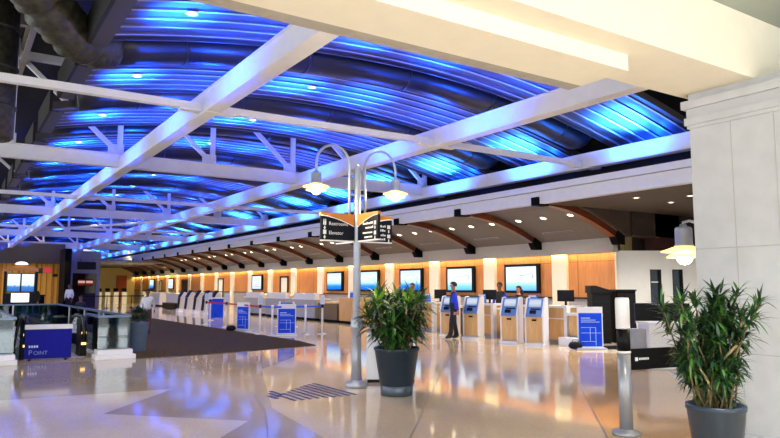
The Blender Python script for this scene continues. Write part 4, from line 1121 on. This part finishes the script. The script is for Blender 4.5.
# ------------------------------------------------------------------ people
def person(lab, loc, rz, cols, pose=None, scale=1., female=False, dy=0):
    """cols: skin, top, sleeve, trousers. Faces +Y. One skinned body, hair as its child."""
    J = {'pel': ((0,0,.95), .15), 'bel': ((0,.01,1.1), .145), 'che': ((0,0,1.3), .168), 'nb': ((0,-.005,1.46), .075), 'nk': ((0,.005,1.53), .056),
         'h1': ((0,.02,1.595), .078), 'h2': ((0,.015,1.665), .098), 'h3': ((0,.0,1.725), .078), 'nose': ((0,.115,1.645), .016), 'chin': ((0,.075,1.575), .035)}
    for s, n_ in ((-1, 'L'), (1, 'R')):
        J.update({'sh'+n_: ((s*.175,0,1.415), .072), 'el'+n_: ((s*.235,-.03,1.14), .056), 'wr'+n_: ((s*.225,.06,.92), .033), 'ha'+n_: ((s*.225,.085,.855), .036),
                  'hi'+n_: ((s*.09,0,.9), .115), 'kn'+n_: ((s*.1,.02,.5), .085), 'an'+n_: ((s*.1,-.02,.1), .062), 'he'+n_: ((s*.1,-.05,.045), .04), 'to'+n_: ((s*.115,.16,.035), .035),
                  'ear'+n_: ((s*.1,.0,1.64), .018)})
    if pose: 
        for k, v in pose.items(): J[k] = (v, J[k][1])
    E = [('pel','bel','t'),('bel','che','t'),('che','nb','t'),('nb','nk','s'),('nk','h1','s'),('h1','h2','s'),('h2','h3','s'),('h1','chin','s'),('h2','nose','s')]
    for n_ in 'LR':
        E += [('che','sh'+n_,'t'),('sh'+n_,'el'+n_,'a'),('el'+n_,'wr'+n_,'a'),('wr'+n_,'ha'+n_,'s'),('pel','hi'+n_,'p'),('hi'+n_,'kn'+n_,'p'),('kn'+n_,'an'+n_,'p'),('an'+n_,'he'+n_,'f'),('an'+n_,'to'+n_,'f'),('h2','ear'+n_,'s')]
    for n_, s in (('L', -1), ('R', 1)):       # four fingers and a thumb on each hand
        ha = Vector(J['ha'+n_][0]); wr = Vector(J['wr'+n_][0]); d = (ha-wr).normalized(); sd = d.cross(Vector((1, 0, 0))).normalized()
        for i in range(4):
            o_ = sd*(i-1.5)*.021
            a1 = ha+d*.045+o_; a2 = ha+d*(.085+(.008, .016, .012, 0)[i])+o_+Vector((-s*.012, 0, 0))
            J[f'f{i}{n_}'] = (tuple(a1), .0105); J[f'g{i}{n_}'] = (tuple(a2), .009)
            E += [('ha'+n_, f'f{i}{n_}', 's'), (f'f{i}{n_}', f'g{i}{n_}', 's')]
        J['th'+n_] = (tuple(ha-d*.01-sd*.05), .011); J['tt'+n_] = (tuple(ha+d*.03-sd*.065), .0095)
        E += [('ha'+n_, 'th'+n_, 's'), ('th'+n_, 'tt'+n_, 's')]
    names = list(J); idx = {n_: i for i, n_ in enumerate(names)}
    me = bpy.data.meshes.new('tmp'); me.from_pydata([J[n_][0] for n_ in names], [(idx[a_], idx[b_]) for a_, b_, _ in E], [])
    o = bpy.data.objects.new('tmp', me); COL.objects.link(o)
    o.modifiers.new('s', 'SKIN'); sv = me.skin_vertices[0].data
    for i, n_ in enumerate(names): sv[i].radius = (J[n_][1], J[n_][1]); sv[i].use_root = (n_ == 'pel')
    o.modifiers.new('u', 'SUBSURF').levels = 1
    bpy.context.view_layer.update()
    m2 = bpy.data.meshes.new_from_object(o.evaluated_get(bpy.context.evaluated_depsgraph_get()))
    bpy.data.objects.remove(o)
    for v in m2.vertices:                                   # a torso is wider than deep
        if .84 < v.co.z < 1.46 and abs(v.co.x) < .19 and not pose: v.co.y *= .78
    m2.materials.clear()
    for c in cols+('shoe',): m2.materials.append(M[c])
    key = {'s': 0, 't': 1, 'a': 2, 'p': 3, 'f': 4}
    segs = [(Vector(J[a_][0]), Vector(J[b_][0]), key[k]) for a_, b_, k in E]
    for p in m2.polygons:
        c = p.center; best = None
        for a_, b_, k in segs:
            ab = b_-a_; tt = max(0, min(1, (c-a_).dot(ab)/ab.length_squared)); dd = (a_+ab*tt-c).length
            if best is None or dd < best[0]: best = (dd, k)
        p.material_index = best[1]; p.use_smooth = True
    body = bpy.data.objects.new('person', m2); COL.objects.link(body)
    body.location = loc; body.rotation_euler.z = rz; body.scale = (scale,)*3
    tag(body, lab, 'person')
    h = Vector(J['h2'][0]); b = MB()
    prof_ = []
    vs = []; n1, n2 = 14, 8
    for i in range(n2):
        ph = R(90)*i/(n2-1)*1.25
        for k in range(n1):
            th = 2*PI*k/n1
            drop = 1. if math.sin(th) < .35 else .62
            ph2 = ph*drop
            r_ = .112
            vs.append(h+Vector((r_*.95*math.sin(ph2)*math.cos(th), -.012+r_*1.08*math.sin(ph2)*math.sin(th), .02+r_*math.cos(ph2))))
    fs = []
    for i in range(n2-1):
        for k in range(n1): fs.append((i*n1+k, i*n1+(k+1) % n1, (i+1)*n1+(k+1) % n1, (i+1)*n1+k))
    b.add(vs, fs, 0, True)
    if female: b.tube([h+Vector((0, -.09, -.02)), h+Vector((0, -.11, -.14)), h+Vector((0, -.09, -.26))], [.085, .1, .06], 10)
    b.build('hair', 'hair', body)
    e = MB()
    for s in (-1, 1): e.lathe([(0, -.009), (.011, 0), (0, .009)], h+Vector((s*.036, .092, 0)), 8)
    e.build('eyes', 'blackmat', body)
    return body
# the standing man at the kiosk, seen from his left side: faces left in the picture
pm_ = person('man in dark vest and trousers with royal blue sleeves standing at the kiosk', (13.26, 16.48, 0), R(60), ('skin', 'vest', 'royal', 'trouser'),
    {'elL': (-.25, -.05, 1.13), 'wrL': (-.24, -.1, .9), 'haL': (-.24, -.1, .835), 'elR': (.24, -.02, 1.14), 'wrR': (.25, .02, .91), 'haR': (.25, .03, .845),
     'anL': (-.1, .12, .1), 'heL': (-.1, .09, .045), 'toL': (-.11, .3, .035), 'knL': (-.095, .09, .5), 'anR': (.1, -.12, .1), 'heR': (.1, -.15, .045), 'toR': (.11, .06, .035), 'knR': (.095, -.02, .5)})
person('agent in dark vest and blue sleeves behind the counter, before a pilaster', (16.25, 17.6, 0), R(115), ('skind', 'vest', 'royal', 'trouser'))
person('dark-haired woman agent behind the second kiosk, head before the nearest display', (16.25, 16.65, 0), R(80), ('skin', 'vest', 'vest', 'trouser'), None, .93, True)
person('agent in dark clothes behind the leafy plant, head before the third display', (16.25, 22.95, 0), R(110), ('skind', 'vest', 'vest', 'trouser'))
person('person in a white top walking past the potted bush near the carpet', (5.75, 24.1, 0), R(160), ('skind', 'shirtw', 'shirtw', 'shirtp'), {'elL': (-.24, -.12, 1.16), 'wrL': (-.25, -.2, .95), 'haL': (-.25, -.22, .89)}, .87)
person('dark-haired person behind the glass railing, only head and shoulders showing', (4.1, 27.3, 0), R(170), ('skind', 'vest', 'vest', 'trouser'), None, .72)
person('person in a white shirt far off before the grey shop opening', (6.15, 45.5, 0), R(150), ('skind', 'shirtw', 'shirtw', 'trouser'))
person('person in black far off beside the flight display stand', (3.35, 36.0, 0), R(150), ('skind', 'vest', 'vest', 'trouser'), None, .98)

# light from the panel downlights and from fill lights added under the near ceiling
for k, y in enumerate(yc[:12]):
    for x in (2.8, 6.6, 11.8):
        s_ = spot(x, y-.16, vault(x)-.12, 260, (1, .9, .76), 75, .7, (x, y-.16, 0), .1); s_.name = 'panel_spot'
for x, y in ((1, 1.6), (4.2, 1.6), (1, -2), (4.6, -1.5), (8.6, .4), (10.9, 2.2)):
    l = bpy.data.lights.new('near_fill', 'AREA'); l.size = .7; l.energy = 95; l.color = (1, .99, .97); l.spread = R(110)
    o = bpy.data.objects.new('near_fill', l); COL.objects.link(o); o.location = (x, y, 4.38)

# ------------------------------------------------------------------ added fill and ambient
w = bpy.data.worlds.new('world'); S.world = w; w.use_nodes = True
bg = w.node_tree.nodes['Background']; bg.inputs['Color'].default_value = (.93, .96, 1, 1); bg.inputs['Strength'].default_value = .72
def area(x, y, z, sx, sy, e, col, rot):
    l = bpy.data.lights.new('unseen_fill', 'AREA'); l.shape = 'RECTANGLE'; l.size = sx; l.size_y = sy; l.energy = e; l.color = col
    o = bpy.data.objects.new('unseen_fill', l); COL.objects.link(o); o.location = (x, y, z); o.rotation_euler = rot
    return o
# unseen fill lights added behind the viewer and down the left side
area(-9.5, 20, 3.2, 5, 46, 1300, (.95, .97, 1), (0, R(-90), 0))
area(0, -4.9, 2.3, 16, 3.6, 700, (1, .98, .95), (R(90), 0, 0))
S.view_settings.view_transform = 'Standard'; S.view_settings.look = 'None'; S.view_settings.gamma = 1; S.view_settings.exposure = 0.45
S.view_settings.use_curve_mapping = False
S.cycles.max_bounces = 8; S.cycles.transparent_max_bounces = 12; S.cycles.sample_clamp_indirect = 6
